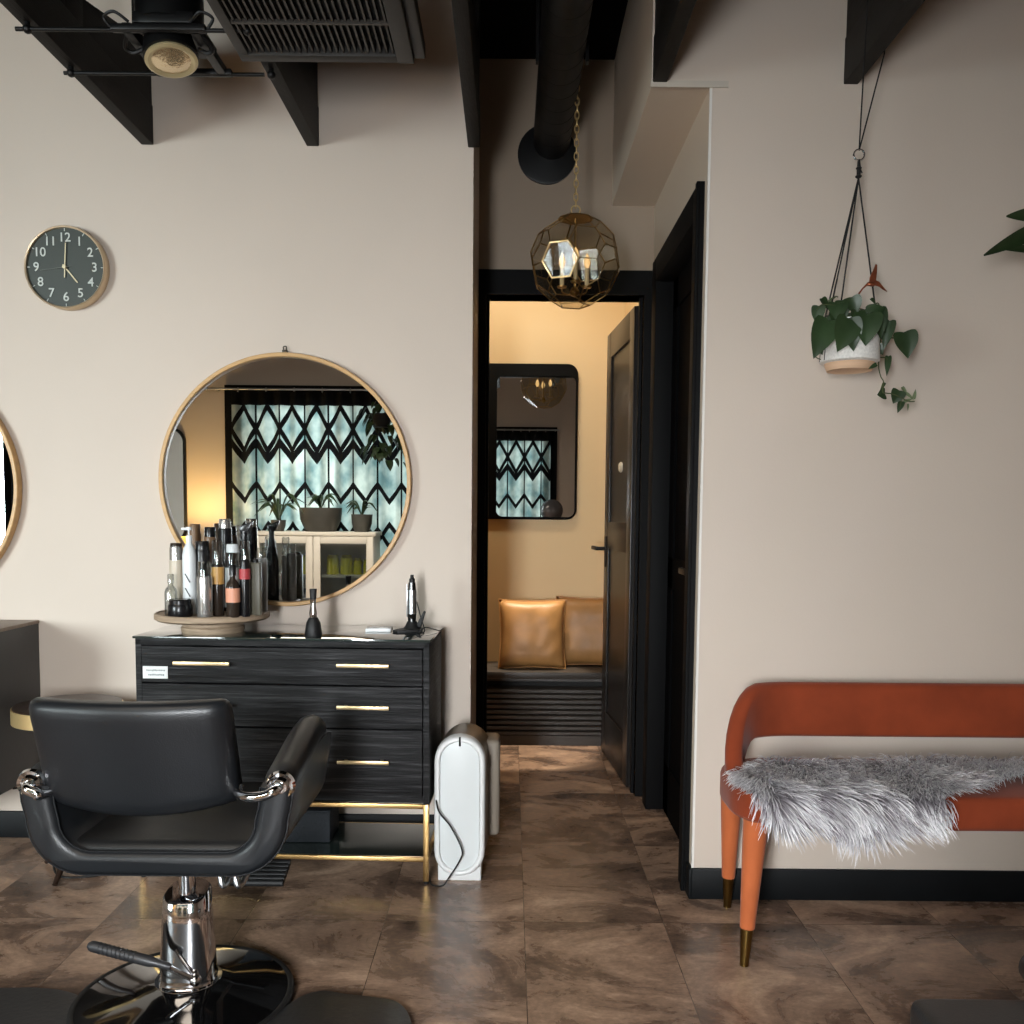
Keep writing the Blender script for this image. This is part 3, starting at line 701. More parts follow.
bottle(177, 13, 543, 2.935, 'silver', 'dark', 'tall silver can with dark lid at the left of turntable', 'can', capf=.05, lab=(.1, .8, 'beige'))
o = bottle(190, 13.5, 527, 2.905, 'white', 'white', 'white pump bottle with black slashes behind the squat black jar', 'pump', capf=.16)
q = at(190, 600, 2.905); sl_ = MB()
for dz_ in (.072, .118): sl_.box(-.0016, .0016, -.0012, .0012, -.016, .016, mx=Matrix.Translation((q.x+.001, 2.905-13.5/2*2.905/F, ZTT+dz_)) @ Matrix.Rotation(-.5, 4, 'Y'))
sl_.build('printed_slash', BM['lblack'], o)
bottle(205, 15.5, 561.5, 2.822, 'silver', 'clearp', 'silver spray can with clear lid at front of turntable', 'can', capf=.26)
bottle(203, 15, 541, 2.93, 'black', 'black', 'black bottle behind the silver can with clear lid', 'can', capf=.12)
bottle(218, 12, 540, 2.862, 'dark', 'clearp', 'dark bottle with gold band and clear upper part', 'can', capf=.32, lab=(.62, .95, 'gold'))
bottle(233, 13.5, 544, 2.935, 'clearp', 'white', 'clear cylindrical bottle with white lid behind the peach labelled bottle', 'can', capf=.12, lab=(.1, .75, 'label'))
bottle(233, 13.5, 565, 2.83, 'dark', 'black', 'small dark bottle with peach label at front of turntable', 'shoulder', capf=.2, lab=(.36, .7, 'peach'))
bottle(246, 10, 541, 2.91, 'white', 'clearp', 'slim white bottle with clear lid behind the red labelled bottle', 'can', capf=.3)
bottle(245, 10.5, 560, 2.85, 'black', 'black', 'black bottle with red label at right front of turntable', 'can', capf=.08, lab=(.72, .92, 'red'))
bottle(256, 11, 559, 2.885, 'olive', 'black', 'olive rectangular bottle at the right rim of turntable', 'square', capf=.06)
bottle(196, 12, 524, 3.045, 'brown', 'brown', 'brown bottle leftmost of the back row on turntable', 'can', capf=.1)
bottle(211, 12, 527, 3.055, 'brown', 'black', 'brown bottle with black lid in the back row of turntable', 'can', capf=.12)
bottle(226, 13, 519, 3.02, 'black', 'silver', 'tall black bottle with silver lid in the back row of turntable', 'can', capf=.1)
bottle(245, 15, 521, 3.0, 'black', 'black', 'black trigger spray bottle at the back right of turntable', 'trigger', capf=.18)
bottle(262, 11, 548, 2.97, 'grey', 'clearp', 'grey bottle with clear pump lid at the right back rim of turntable', 'can', capf=.16)

# brush in a black holder
q = at(312, 628, 2.84); bz = ZT
bh = thing('styling_brush', 'upright silver handled brush standing in black cone base on dresser', 'brush', (q.x, 2.86, bz))
L3 = (q.x, 2.86, bz)
MB().lathe([(0, 0), (.026, 0), (.028, .006), (.022, .045), (.014, .06), (.0, .06)], L3, 28).build('holder_base', M['rubber'], bh)
MB().lathe([(0, .058), (.011, .058), (.0125, .075), (.0085, .1), (.0095, .118), (0, .118)], L3, 20, sy=.8).build('handle', M['chrome'], bh)
MB().lathe([(0, .118), (.0095, .118), (.0115, .145), (.012, .152), (0, .153)], L3, 20, sy=.7).build('bristle_tip', M['rubber'], bh)
# cordless trimmer on stand with cable
q = at(412, 628, 3.0)
tm = thing('hair_trimmer', 'slim black hair trimmer upright in charging stand on right of dresser', 'hair trimmer', (q.x, 3.0, ZT))
L3 = (q.x, 3.0, ZT)
MB().prism([(q.x-.06, 2.96), (q.x-.04, 2.94), (q.x+.03, 2.96), (q.x+.035, 3.03), (q.x-.02, 3.05)], 'z', ZT, ZT+.01, .002).lathe([(0, .01), (.03, .01), (.022, .02), (.016, .034), (0, .034)], L3, 22).prism([(q.x+.014, ZT+.02), (q.x+.04, ZT+.07), (q.x+.046, ZT+.066), (q.x+.03, ZT+.012)], 'y', 2.99, 3.01, .002).build('charging_stand', M['rubber'], tm)
MB().lathe([(0, .03), (.0135, .03), (.0155, .06), (.0145, .13), (.012, .165), (0, .166)], L3, 22).build('body', M['base_black'], tm)
MB().lathe([(.0148, .06), (.016, .06), (.0152, .14), (.0142, .14)], L3, 22, sx=.99).box(q.x-.0175, q.x-.013, 2.985, 2.99, ZT+.05, ZT+.16, .001).build('trim_strip', M['steel'], tm)
MB().lathe([(0, .165), (.009, .165), (.01, .176), (.006, .18), (.006, .19), (0, .19)], L3, 16).build('blade_head', M['rubber'], tm)
MB().tube(catmull([(q.x+.016, 3.0, ZT+.10), (q.x+.03, 2.99, ZT+.05), (q.x+.045, 2.97, ZT+.006), (q.x+.03, 2.94, ZT+.004), (q.x+.05, 2.95, ZT+.02), (q.x+.09, 3.0, ZT+.004), (q.x+.10, 3.06, ZT+.004)], 8), .002, 6).build('cable', M['cord'], tm)
# white case
q = at(380, 627, 3.0)
wc = thing('white_case', 'small flat white case lying on the dresser beside the trimmer', 'case', (q.x, 3.0, ZT))
MB().box(q.x-.045, q.x+.04, 2.97, 3.03, ZT, ZT+.012, .003).build('case_body', M['white_plastic'], wc)
MB().box(q.x-.03, q.x+.038, 2.975, 3.025, ZT+.012, ZT+.0145, .001).build('case_lid', M['steel'], wc)

# ------------------------------------------------------------------ left styling console and side table
k1 = at(38, 620, YL-.004)
ko = thing('styling_console', 'charcoal wall cabinet with brown wood top at the left edge of photo', 'cabinet', (k1.x-.4, YL, .24))
MB().box(k1.x-.8, k1.x, 2.72, YL, .24, k1.z-.012, .002).build('cabinet_body', M['console'], ko)
MB().box(k1.x-.804, k1.x+.003, 2.715, YL, k1.z-.012, k1.z, .002).build('top_board', M['console_top'], ko)
for i in range(2): 
    d = MB().box(k1.x-.79+.395*i, k1.x-.405+.395*i, 2.702, 2.722, .25, k1.z-.02, .002).build('door', M['console'], ko)
    MB().box(k1.x-.43+.05*i, k1.x-.42+.05*i, 2.685, 2.702, .45, .6, .002).build('handle', M['gold_soft'], d)
s0 = at(18, 726, 2.88)
rt = .165; sx_ = s0.x+rt; zt_ = at(40, 714, 2.72).z
sd = thing('side_table', 'small round pedestal table with dark top and gold rim behind salon chair', 'side table', (sx_, 2.88, 0))
MB().lathe([(0, zt_-.012), (rt-.004, zt_-.012), (rt-.004, zt_-.002), (rt-.01, zt_), (0, zt_)], (sx_, 2.88, 0), 48).build('table_top', M['table_top'], sd)
MB().lathe([(rt-.006, zt_-.052), (rt, zt_-.052), (rt, zt_-.006), (rt-.006, zt_-.006), (rt-.006, zt_-.052)], (sx_, 2.88, 0), 48).build('gold_rim', M['brass_bright'], sd)
MB().cyl((sx_, 2.88, .06), (sx_, 2.88, zt_-.012), .018).build('pedestal', M['table_top'], sd)
for k in range(3):
    a = PI*.85+k*2*PI/3
    MB().cyl((sx_, 2.88, .10), (sx_+math.cos(a)*.13, 2.88+math.sin(a)*.13, .008), .014, .008, n=12).build('foot', M['table_top'], sd)
cb_ = MB()
cb_.tube(catmull([(-1.75, 3.12, .20), (-1.66, 3.1, .21), (-1.58, 3.08, .15), (-1.53, 3.0, .05), (-1.5, 2.9, .004), (-1.42, 2.82, .004), (-1.3, 2.86, .004), (-1.36, 2.96, .004), (-1.55, 3.0, .004)], 8), .0035, 8)
tag(cb_.build('power_cable', M['cord'], loc=(-1.5, 2.95, 0)), 'black power cable trailing from under the charcoal cabinet to floor', 'cable')

# ------------------------------------------------------------------ air purifier
pa = atz(462, 884, 0)
ap = thing('air_purifier', 'white pill shaped tower air purifier standing beside the black dresser', 'air purifier', (pa.x, pa.y+.13, 0))
yf0 = pa.y+.005
xl, xr = at(434, 800, yf0).x, at(485, 800, yf0).x; cx = (xl+xr)/2; rw_ = (xr-xl)/2
ztop = at(460, 737, yf0).z
def stad(r, zb_, zt_, n=14): return [(cx+r*math.cos(a), zt_-r+r*math.sin(a)) for a in [PI*i/n for i in range(n+1)]]+[(cx+r*math.cos(a), zb_+r+r*math.sin(a)) for a in [PI+PI*i/n for i in range(n+1)]]
zb0 = .02
def ssec(r, y, dx=0., dz=0.):
    return [(x+dx, y, z) for x, z in stad(r, zb0+dz, ztop-dz+0)]
sh = MB().loft([ssec(rw_-.0185, yf0+.016, 0, .0185), ssec(rw_-.017, yf0+.003, 0, .017), ssec(rw_-.013, yf0, 0, .013), ssec(rw_-.005, yf0+.002, 0, .005), ssec(rw_, yf0+.012), ssec(rw_, yf0+.05)], cap=False)
sh.build('front_ring', M['white_plastic'], ap, smooth=60)
MB().loft([ssec(rw_-.02, yf0+.04, 0, .02), ssec(rw_-.019, yf0+.012, 0, .019), ssec(rw_-.026, yf0+.010, 0, .026)], cap=True).build('front_panel', mat('pale_front_panel', (214, 219, 220), .35, var=.02), ap, smooth=60)
MB().loft([ssec(rw_-.001, yf0+.05, 0, .001), ssec(rw_-.001, yf0+.20, .012, .001), ssec(rw_-.012, yf0+.235, .014, .012), ssec(rw_-.03, yf0+.24, .014, .03)], cap=True).build('body_shell', M['grey_plastic'], ap, smooth=50)
MB().box(cx-rw_*.86, cx+rw_*.86, yf0+.02, yf0+.21, 0, .06, .004).build('base_foot', M['white_plastic'], ap)
MB().box(cx+.02, xr+.045, yf0+.15, yf0+.28, .10, ztop-.05, .015, 3).build('rear_filter_box', M['grey_plastic'], ap)
MB().box(cx-.003, cx+.003, yf0-.001, yf0+.012, ztop-.03, ztop-.002).build('display_slit', M['rubber'], ap)
MB().tube(catmull([(xl+.002, yf0+.05, .34), (xl+.012, yf0-.008, .25), (xl+.055, yf0-.014, .19), (xl+.09, yf0-.018, .12), (xl+.085, yf0-.02, .085), (xl+.05, yf0-.03, .03), (xl+.03, yf0-.03, .005), (xl-.005, yf0-.02, .004), (xl-.02, yf0+.05, .004)], 8), .0026, 8).build('cable', M['cord'], ap)

# ------------------------------------------------------------------ salon chair
SX, SY = -.798, 2.12
SXB = at(188, 930, SY).x
sc_ = thing('salon_chair', 'black leather salon chair seen from behind on chrome hydraulic base', 'salon chair', (SX, SY, 0))
# U shaped shell with arms: profile in x,z, swept along y
XO = .310; ZBOT = .352; ZARM = .56
def ushell(off, n=10):
    """half profile with rounded bottom corners, inset by off"""
    r = .132-off*1.05; xo = XO-off*(1.35 if off > .03 else 1); zb_ = ZBOT+off
    pts = [(-xo, ZARM), (-xo+.003, (ZARM+zb_+r)/2)]
    for i in range(n+1):
        a = PI+PI/2*i/n; pts.append((-xo+.012+r+r*math.cos(a), zb_+r+r*math.sin(a)))
    q_ = [(-x, z) for x, z in pts[::-1]]
    return pts+q_
NU = len(ushell(0))
def shell_sec(y, th=.055, armz=ZARM, shrink=0.):
    o_ = ushell(shrink); i_ = ushell(th-shrink)
    def fx(p): return (SX+p[0], y, ZBOT+(p[1]-ZBOT)*(armz-ZBOT)/(ZARM-ZBOT) if p[1] > ZBOT+.1 else p[1])
    return [fx(p) for p in o_]+[fx(p) for p in i_[::-1]]
y0, y1 = SY-.13, SY+.34
secs = [shell_sec(y0, shrink=.014), shell_sec(y0+.005, shrink=.005), shell_sec(y0+.014), shell_sec(y0+.15, armz=.575), shell_sec(y0+.30, armz=.592), shell_sec(y1-.06, armz=.59), shell_sec(y1-.02, armz=.58), shell_sec(y1, armz=.57, shrink=.012)]
MB().loft(secs).build('arm_shell', M['leather'], sc_, smooth=50)
for s in (-1, 1):
    p = []; rr_ = []
    for i in range(15):
        f = i/14; p.append((SX+s*(XO-.036-.004*f), y0+.02+(y1-y0-.04)*f, ZARM+.004+.045*smooth0(f*1.15)-.02*max(0, f-.8)/.2)); rr_.append(.036+.004*math.sin(PI*f))
    rr_[0] = .027; rr_[-2] = .026; rr_[-1] = .010
    MB().tube(p, rr_, 18).build('armrest', M['leather'], sc_, smooth=60)
MB().box(SX-XO+.05, SX+XO-.05, y0+.02, y1+.05, ZBOT+.03, .425, .028, 4).build('seat', M['leather_seat'], sc_, smooth=60)
pp = MB()
pp.tube([Vector(v)+Vector((0, -.001, 0)) for v in shell_sec(y0+.012)[NU:][::-1]], .002, 6)
pp.tube([Vector(v)+Vector((0, -.001, 0)) for v in shell_sec(y0+.012)[:NU]], .002, 6)
pp.build('piping', M['leather'], sc_)
# backrest: curved padded slab
yr0, yr1 = SY-.135, SY-.212                 # rear face at the bottom and at the top
hwb = .2215
zb1, zt1 = at(145, 803, yr0).z, at(129, 699, yr1).z
secs = []; nv = 16; nh = 22
for j in range(nv+1):
    v = .5-.5*math.cos(PI*j/nv); zz_ = zb1+(zt1-zb1)*v
    e = min(v, 1-v); q1 = max(0, 1-e/.13); rnd = math.sqrt(max(0, 1-q1*q1))
    hw = hwb*(.935+.065*rnd); th = .010+.027*rnd
    yc = yr0+(yr1-yr0)*v+.037
    SXK = SX-.041-.003*v
    def rowpt(u, sgn):
        q2 = max(0, (abs(u)-.86)/.14); rc = math.sqrt(max(0, 1-q2*q2))
        zc = zz_-.027*(1-u*u)*(1-v)-.003*v*(1-u*u)
        return (SXK+hw*u, yc+.03*u*u+sgn*th*(.3+.7*rc), zc-.012)
    us = [-math.cos(PI*i/nh) for i in range(nh+1)]
    secs.append([rowpt(u, -1) for u in us]+[rowpt(u, 1) for u in us[::-1]])
MB().loft(secs).build('backrest', M['leather'], sc_, smooth=80)
# chrome brackets
for s in (-1, 1):
    b_ = MB()
    xa = SX+s*(XO-.028); ya_ = y0+.004; za = ZARM+.004
    b_.lathe([(0, 0), (.031, 0), (.034, .006), (.030, .015), (.022, .013), (.016, .019), (0, .02)], (xa, ya_+.014, za), 32, RX)
    b_.tube(catmull([(xa, ya_, za), (xa-s*.006, ya_-.025, za-.003), (xa-s*.03, ya_-.026, za-.014), (xa-s*(.07 if s > 0 else .03), ya_-(.016 if s > 0 else .02), za-.02), (xa-s*(.098 if s > 0 else .04), ya_+.012, za-.02), (xa-s*(.108 if s > 0 else .046), ya_+.05, za-.02)], 8), .0115, 14)
    b_.build('chrome_bracket', M['chrome'], sc_)
# column
cl = MB(); cs_ = []
for z_, rx, ry in ((.045, .068, .062), (.05, .066, .060), (.06, .064, .058), (.2, .057, .052), (.262, .053, .049), (.267, .049, .045)):
    cs_.append([(SXB+rx*math.copysign(abs(math.cos(a))**.72, math.cos(a)), SY+ry*math.copysign(abs(math.sin(a))**.72, math.sin(a)), z_+(.012*math.sin(a) if z_ > .25 else 0)) for a in [2*PI*i/40 for i in range(40)]])
cl.loft(cs_); cl.lathe([(.05, .05), (.078, .05), (.08, .043), (.06, .035)], (SXB, SY, 0), 40)
cl.build('hydraulic_column', M['chrome'], sc_, smooth=45)
MB().cyl((SXB, SY, .26), (SXB, SY, ZBOT+.01), .020, n=20).box(SXB-.09, SXB+.06, SY-.07, SY+.14, ZBOT-.010, ZBOT+.002, .004).build('piston', M['chrome'], sc_)
RB = .252; SYB = SY-.03
MB().lathe([(0, .002), (RB-.006, .002), (RB, .010), (RB-.006, .02), (RB-.018, .022), (.2, .029), (.12, .041), (.09, .049), (0, .049)], (SXB, SYB, 0), 72).build('base_disc', M['base_black'], sc_, smooth=35)
MB().torus((SXB, SYB, .013), RB-.004, .010, 'z', 72, 10).build('base_ring', M['rubber'], sc_)
lv = MB(); A_ = Vector((SXB+.04, SY-.068, .078)); B_ = at(160, 964, SY-.10); D_ = at(88, 945, SY-.10)
lv.tube([A_, A_+(B_-A_)*.5, B_], [.007, .0065, .008], 10).ball(A_, .015, sub=2)
lv.build('pump_lever', M['chrome'], sc_)
lv2 = MB().tube(catmull([B_-(D_-B_)*.15, B_+(D_-B_)*.3, B_+(D_-B_)*.7, D_], 6), [.007]+[.009]*3+[.0125]*13+[.011, .006], 12)
for i in range(9):
    c_ = B_+(D_-B_)*(.35+.06*i); lv2.torus(c_, .0128, .0012, 'x', 14, 5)
lv2.build('lever_grip', mat('ridged_grip', (52, 52, 54), .4, .3, var=.1), sc_)
fq = at(262, 874, 2.40)
fx1 = at(286, 874, 2.40).x
ft = MB()
for i in range(6): ft.cyl((at(224, 874, 2.40).x, 2.37+.016*i, fq.z-.012+.005*i), (fx1, 2.37+.016*i, fq.z-.012+.005*i), .0095, n=10)
ft.build('footrest', M['rubber'], sc_)
for s in (-1, 1): MB().tube(catmull([(SX+s*.1, SY+.12, ZBOT), (SX+s*.1, SY+.2, .30), (SX+s*.1, SY+.26, .235), (SX+s*.1, SY+.32, .225)], 6), .009, 10).build('footrest_arm', M['steel'], sc_)
for px_ in (225, 240):
    h_ = at(px_, 880, SY+.02)
    MB().tube(catmull([(h_.x-.012, SY+.06, ZBOT+.005), (h_.x-.01, SY+.02, ZBOT-.03), (h_.x, SY+.0, h_.z-.004), (h_.x+.012, SY+.02, h_.z+.004), (h_.x+.016, SY+.06, ZBOT-.02)], 6), .008, 10).build('release_hook', M['steel'], sc_)

# floor mat: one wavy edged mat around the chair base
outer = []
mp_ = [(-70, 985), (0, 987), (40, 987), (75, 993), (100, 1010), (140, 1030), (187, 1036), (235, 1030), (275, 1012), (300, 996), (322, 990), (345, 993), (372, 996), (395, 1000), (408, 1012), (413, 1030)]
pts = [atz(x, y, .018) for x, y in mp_]
pts2 = catmull([(p.x, p.y, 0) for p in pts], 5)
poly = [(p.x, p.y) for p in pts2]+[(pts[-1].x-.05, 1.35), (pts[0].x, 1.35)]
tag(MB().prism(poly, 'z', 0.0, .018, .004).build('floor_mat', M['mat'], loc=(SX, 1.6, 0)), 'black cushioned rubber mat on the floor around the chair base', 'mat')

# ------------------------------------------------------------------ bench
bn = thing('velvet_bench', 'rust velvet bench with low curved back and brass tipped legs', 'bench', (1.32, 2.43, 0))
X0, X1 = .622, 2.08; YF_, YBk = 2.235, 2.62; ZS0, ZS1 = .384, .474
MB().prism(rrect(X0+.004-.03, X1-.004+.03, YF_, YBk, .15, 10), 'z', ZS0, ZS1, .016).build('seat', M['velvet'], bn, smooth=50)
# back band, path from the left front round the back to the right front
path = []
rc = .20
NP = 8
left = [(X0, YF_+.15+(YBk-rc-YF_-.15)*i/NP) for i in range(NP)]
corner = [(X0+rc+rc*math.cos(a), YBk-rc+rc*math.sin(a)) for a in [PI-(PI/2)*i/12 for i in range(13)]]
half = left+corner+[(X0+rc+.1, YBk), (X0+rc+.3, YBk), ((X0+X1)/2, YBk)]
L_ = [0]
for a, b in zip(half, half[1:]): L_.append(L_[-1]+math.hypot(b[0]-a[0], b[1]-a[1]))
sA = L_[len(left)]; sB = L_[len(left)+12]
def smooth(x): x = min(1, max(0, x)); return x*x*(3-2*x)
def prof(s):
    zt_ = .475+.223*smooth((s+.03)/(sB*.80)) if s < sB else .698
    zb_ = ZS0+.004+(.533-ZS0)*smooth((s-sA*.75)/((sB-sA)*.62))
    th = .024
    return zb_, zt_, th
secs = []
def section(p, nrm, s):
    zb_, zt_, th = prof(s); r_ = th
    out = []
    for a in range(9): out.append((-th*math.cos(PI*a/8), zt_-r_+r_*math.sin(PI*a/8)))
    for a in range(9): out.append((th*math.cos(PI*a/8), zb_+r_*.6-r_*.6*math.sin(PI*a/8)))
    lean = 0
    return [(p[0]+nrm[0]*(o+(z-.45)*lean), p[1]+nrm[1]*(o+(z-.45)*lean), z) for o, z in out]
def norms(pts):
    N = []
    for i in range(len(pts)):
        a = pts[max(0, i-1)]; b = pts[min(len(pts)-1, i+1)]; d = Vector((b[0]-a[0], b[1]-a[1])).normalized(); N.append((-d.y, d.x))
    return N
full = half+[(X0+X1-x, y) for x, y in half[::-1][1:]]
LL = L_+L_[::-1][1:]
for p, n_, s in zip(full, norms(full), LL): secs.append(section(p, n_, s))
MB().loft(secs).build('backrest', M['velvet'], bn, smooth=60)
for (tx, ty, fx_, fy) in ((.648, 2.30, .627, 2.298), (.655, 2.585, .668, 2.655), (2.01, 2.30, 2.03, 2.298), (2.0, 2.585, 1.99, 2.655)):
    a = Vector((tx, ty, ZS0+.01)); b = Vector((fx_, fy, 0)); c_ = a+(b-a)*.74
    l = MB().cyl(a, c_, .033, .0195, n=20).build('leg', M['velvet_leg'], bn)
    fe = MB().cyl(c_, b+Vector((0, 0, .004)), .0175, .0115, n=20).cyl(b+Vector((0, 0, .005)), b, .012, n=16).build('brass_ferrule', M['dark_brass'], l)

# faux fur throw
ft_ = thing('fur_throw', 'shaggy grey faux fur throw draped over the rust velvet bench', 'throw', (1.05, 2.4, ZS1))
def front_drop(x):      # how far the pelt hangs below the seat edge (arc length)
    f = .098*smooth((x-.605)/.10)*(1-smooth((x-1.03)/.11))
    f += .018*math.sin(x*23)*smooth((x-.66)/.06)*(1-smooth((x-1.0)/.1))
    return max(0, f)
def pelt(u, v):
    x = .612+(1.52-.612)*u
    yb = 2.37+.145*smooth((x-.60)/.15)-.02*math.sin(x*9)
    fd = front_drop(x)
    yf_ = 2.245+.17*smooth((x-1.08)/.35)+.06*(1-smooth((x-.612)/.06))
    top_len = yb-yf_
    s = (top_len+fd)*v
    bumps = .010*noise.noise(Vector((x*7, v*4, 0)))
    rr = .03                                   # rounded fold over the seat edge
    zt = ZS1+.012+bumps*.7
    if s < top_len-rr*.3:
        return Vector((x, yb-s, zt)), Vector((0, -.25, 1))
    d = s-(top_len-rr*.3); aa = min(PI/2, d/rr)
    rest = max(0, d-rr*PI/2)
    return Vector((x+.25*rest*(.85-x), yf_+rr*.3-rr*math.sin(aa)-bumps*.4, zt-rr*(1-math.cos(aa))-rest)), Vector((0, -math.sin(aa)-.2, math.cos(aa)+.25))
add_grid('pelt', lambda u, v: pelt(u, v)[0], 60, 30, mat('fur_backing', (128, 120, 124), .9, bump=.3), ft_)
V_, F_, T_ = [], [], []
rnd = random.Random(11)
NS = 15500
for k in range(NS):
    u = rnd.random(); v = rnd.random()**.85
    cu_, cv_ = round(u*34+rnd.uniform(-.3, .3))/34, round(v*13+rnd.uniform(-.3, .3))/13    # clump centre
    p, nr = pelt(u, v); nr = nr.normalized()
    pcx, _n = pelt(min(1, max(0, cu_)), min(1, max(0, cv_)))
    a = noise.noise(Vector((p.x*5.5, p.y*5+p.z*5, 3.1)))*2.6
    onfront = p.z < ZS1+.004
    nearback = v < .16
    if onfront: flow = Vector((math.sin(a)*.95, -.18, -.70-.35*math.cos(a)))
    else: flow = Vector((math.sin(a)*.9-.1, -.75-.25*math.cos(a), -.12))
    if nearback: flow += Vector((0, 1.0, -.15))
    if u > .93: flow += Vector((.6, 0, 0))
    if u < .06: flow += Vector((-.6, 0, -.25))
    ln = rnd.uniform(.045, .08)*(1.1 if onfront else 1.)*(.6 if nearback else 1)
    d0 = (nr*.6+flow*.5+Vector((rnd.gauss(0, .2), rnd.gauss(0, .2), rnd.gauss(0, .2)))).normalized()
    d1 = (flow+nr*.05+(pcx-p)*10+Vector((rnd.gauss(0, .15), rnd.gauss(0, .15), rnd.gauss(0, .12)-.15))).normalized()
    w0 = rnd.uniform(.0013, .0025); side = d1.cross(nr); 
    if side.length < .01: side = Vector((1, 0, 0))
    side.normalize(); side = (side+Vector((rnd.gauss(0, .4), rnd.gauss(0, .4), rnd.gauss(0, .4)))).normalized()
    pos = p.copy(); i0 = len(V_); seg = 5; tn = rnd.uniform(.75, 1.05); cw = noise.noise(Vector((cu_*40, cv_*17, .5)))*.5
    for i in range(seg+1):
        f = i/seg; w = w0*(1-f)**.7+.0002
        V_.append(tuple(pos-side*w)); V_.append(tuple(pos+side*w))
        tv_ = min(1, max(0, (f**.8)*tn+cw)); T_ += [tv_, tv_]
        pos = pos+(d0*(1-f)+d1*f).normalized()*ln/seg
        if pos.z < ZS1+.004 and pos.y > YF_+.004 : pos.z = ZS1+.004
    for i in range(seg): F_.append((i0+2*i, i0+2*i+1, i0+2*i+3, i0+2*i+2))
me = bpy.data.meshes.new('fur'); me.from_pydata(V_, [], F_)
at_ = me.attributes.new('tip', 'FLOAT', 'POINT'); at_.data.foreach_set('value', T_)
link('fur', me, fur_mat(), ft_, None, 180)

# ------------------------------------------------------------------ hanging planter with heart leaves
HY = 2.53
def hp(zx, zy, Y=HY): return at(800+zx*.16602, 250+zy*.16602, Y)       # pixels of a zoomed crop
pb = at(849, 374, HY); hpn = thing('hanging_planter', 'speckled white hanging pot with trailing heart leaf plant on black cords', 'hanging plant', (pb.x, HY, pb.z))
prr = 28*HY/F; zb_ = pb.z+.008; z1_ = at(849, 363, HY).z+.002; z2_ = at(849, 322, HY).z
MB().lathe([(0, z1_-.004), (prr*.9, z1_-.004), (prr, z1_), (prr*1.0, z1_+.005), (prr*.93, z2_), (prr*.87, z2_), (prr*.85, z2_-.015), (0, z2_-.015)], (pb.x, HY, 0), 48).build('pot', M['pot'], hpn)
MB().lathe([(0, zb_+.006), (prr*.70, zb_+.004), (prr*.76, zb_), (prr*.85, z1_-.003), (prr*.8, z1_-.003), (0, z1_-.003)], (pb.x, HY, 0), 48).build('saucer', M['terracotta'], hpn)
MB().lathe([(0, z2_-.012), (prr*.86, z2_-.012)], (pb.x, HY, 0), 32).build('soil', mat('dark_soil', (40, 30, 24), .95, bump=.6), hpn)
kn = at(858.5, 178, HY); rg = at(859, 155, HY); bx_ = XB[4]
cd = MB()
zt2 = ZB+.36
cd.cyl(rg+Vector((0, 0, .012)), (bx_-.0235, HY, zt2), .0021, n=8).tube([rg+Vector((0, 0, .012)), (bx_+.0235, HY+.004, ZB-.002), (bx_+.0235, HY+.004, zt2)], .0021, 8).cyl((bx_-.025, HY, zt2), (bx_+.025, HY+.004, zt2), .0021, n=8)
cd.tube([rg+Vector((0, 0, -.012)), kn+Vector((0, 0, .03)), kn], [.0035, .0055, .006], 8).torus((kn.x, HY, kn.z+.004), .006, .003, 'z', 14, 6).torus((kn.x, HY, kn.z+.026), .005, .003, 'z', 14, 6).cyl(kn+Vector((0, 0, .028)), kn+Vector((.008, -.004, .012)), .002, n=6)
for a in (PI*.94, PI*1.08, -.08, PI*.55):
    e_ = Vector((pb.x+prr*.9*math.cos(a), HY+prr*.9*math.sin(a), z2_))
    cd.cyl(kn, e_, .0023, n=8); cd.cyl(e_, (pb.x+prr*1.0*math.cos(a), HY+prr*1.0*math.sin(a), z1_+.002), .0018, n=6)
cd.build('cord', M['cord'], hpn)
MB().torus(rg, .0145, .0026, 'y', 28, 8).build('ring', M['chrome'], hpn)
# leaves
def leaf(mb, tip_dir, c, L_, W_, nrm, fold=.25, curl=.15):
    """heart shaped leaf: c is the centre of the blade, tip_dir points to its tip, nrm is the face normal"""
    d = Vector(tip_dir).normalized(); n_ = Vector(nrm); n_ = (n_-d*n_.dot(d)).normalized(); s_ = d.cross(n_)
    N = 10; secs_ = []
    ws = [.0, .56, .86, .99, 1., .95, .85, .68, .46, .22, .0]
    ys = [-.02, -.06, -.03, .06, .2, .34, .48, .62, .76, .9, 1.02]
    t = bmesh.new(); rows = []
    for w, y in zip(ws, ys):
        row = []
        for k in (-1, -.5, 0, .5, 1):
            x = k*w*.5*W_
            yy = (y-.42)*L_ + (abs(k)-.0)*(-.02*L_ if y < .05 else 0) + (0.07*L_ if (abs(k) < .25 and y < .03) else 0)
            zz_ = abs(k)*w*fold*W_*.5 - curl*L_*((y-.3)**2)
            row.append(t.verts.new(Vector(c)+d*yy+s_*x+n_*zz_))
        rows.append(row)
    for a, b in zip(rows, rows[1:]):
        for k in range(4):
            try: t.faces.new((a[k], a[k+1], b[k+1], b[k]))
            except ValueError: pass
    bmesh.ops.remove_doubles(t, verts=t.verts[:], dist=1e-5)
    mb._take(t)
PXM = .16602*HY/F      # metres per zoomed pixel
dY = lambda a: HY-.082+a
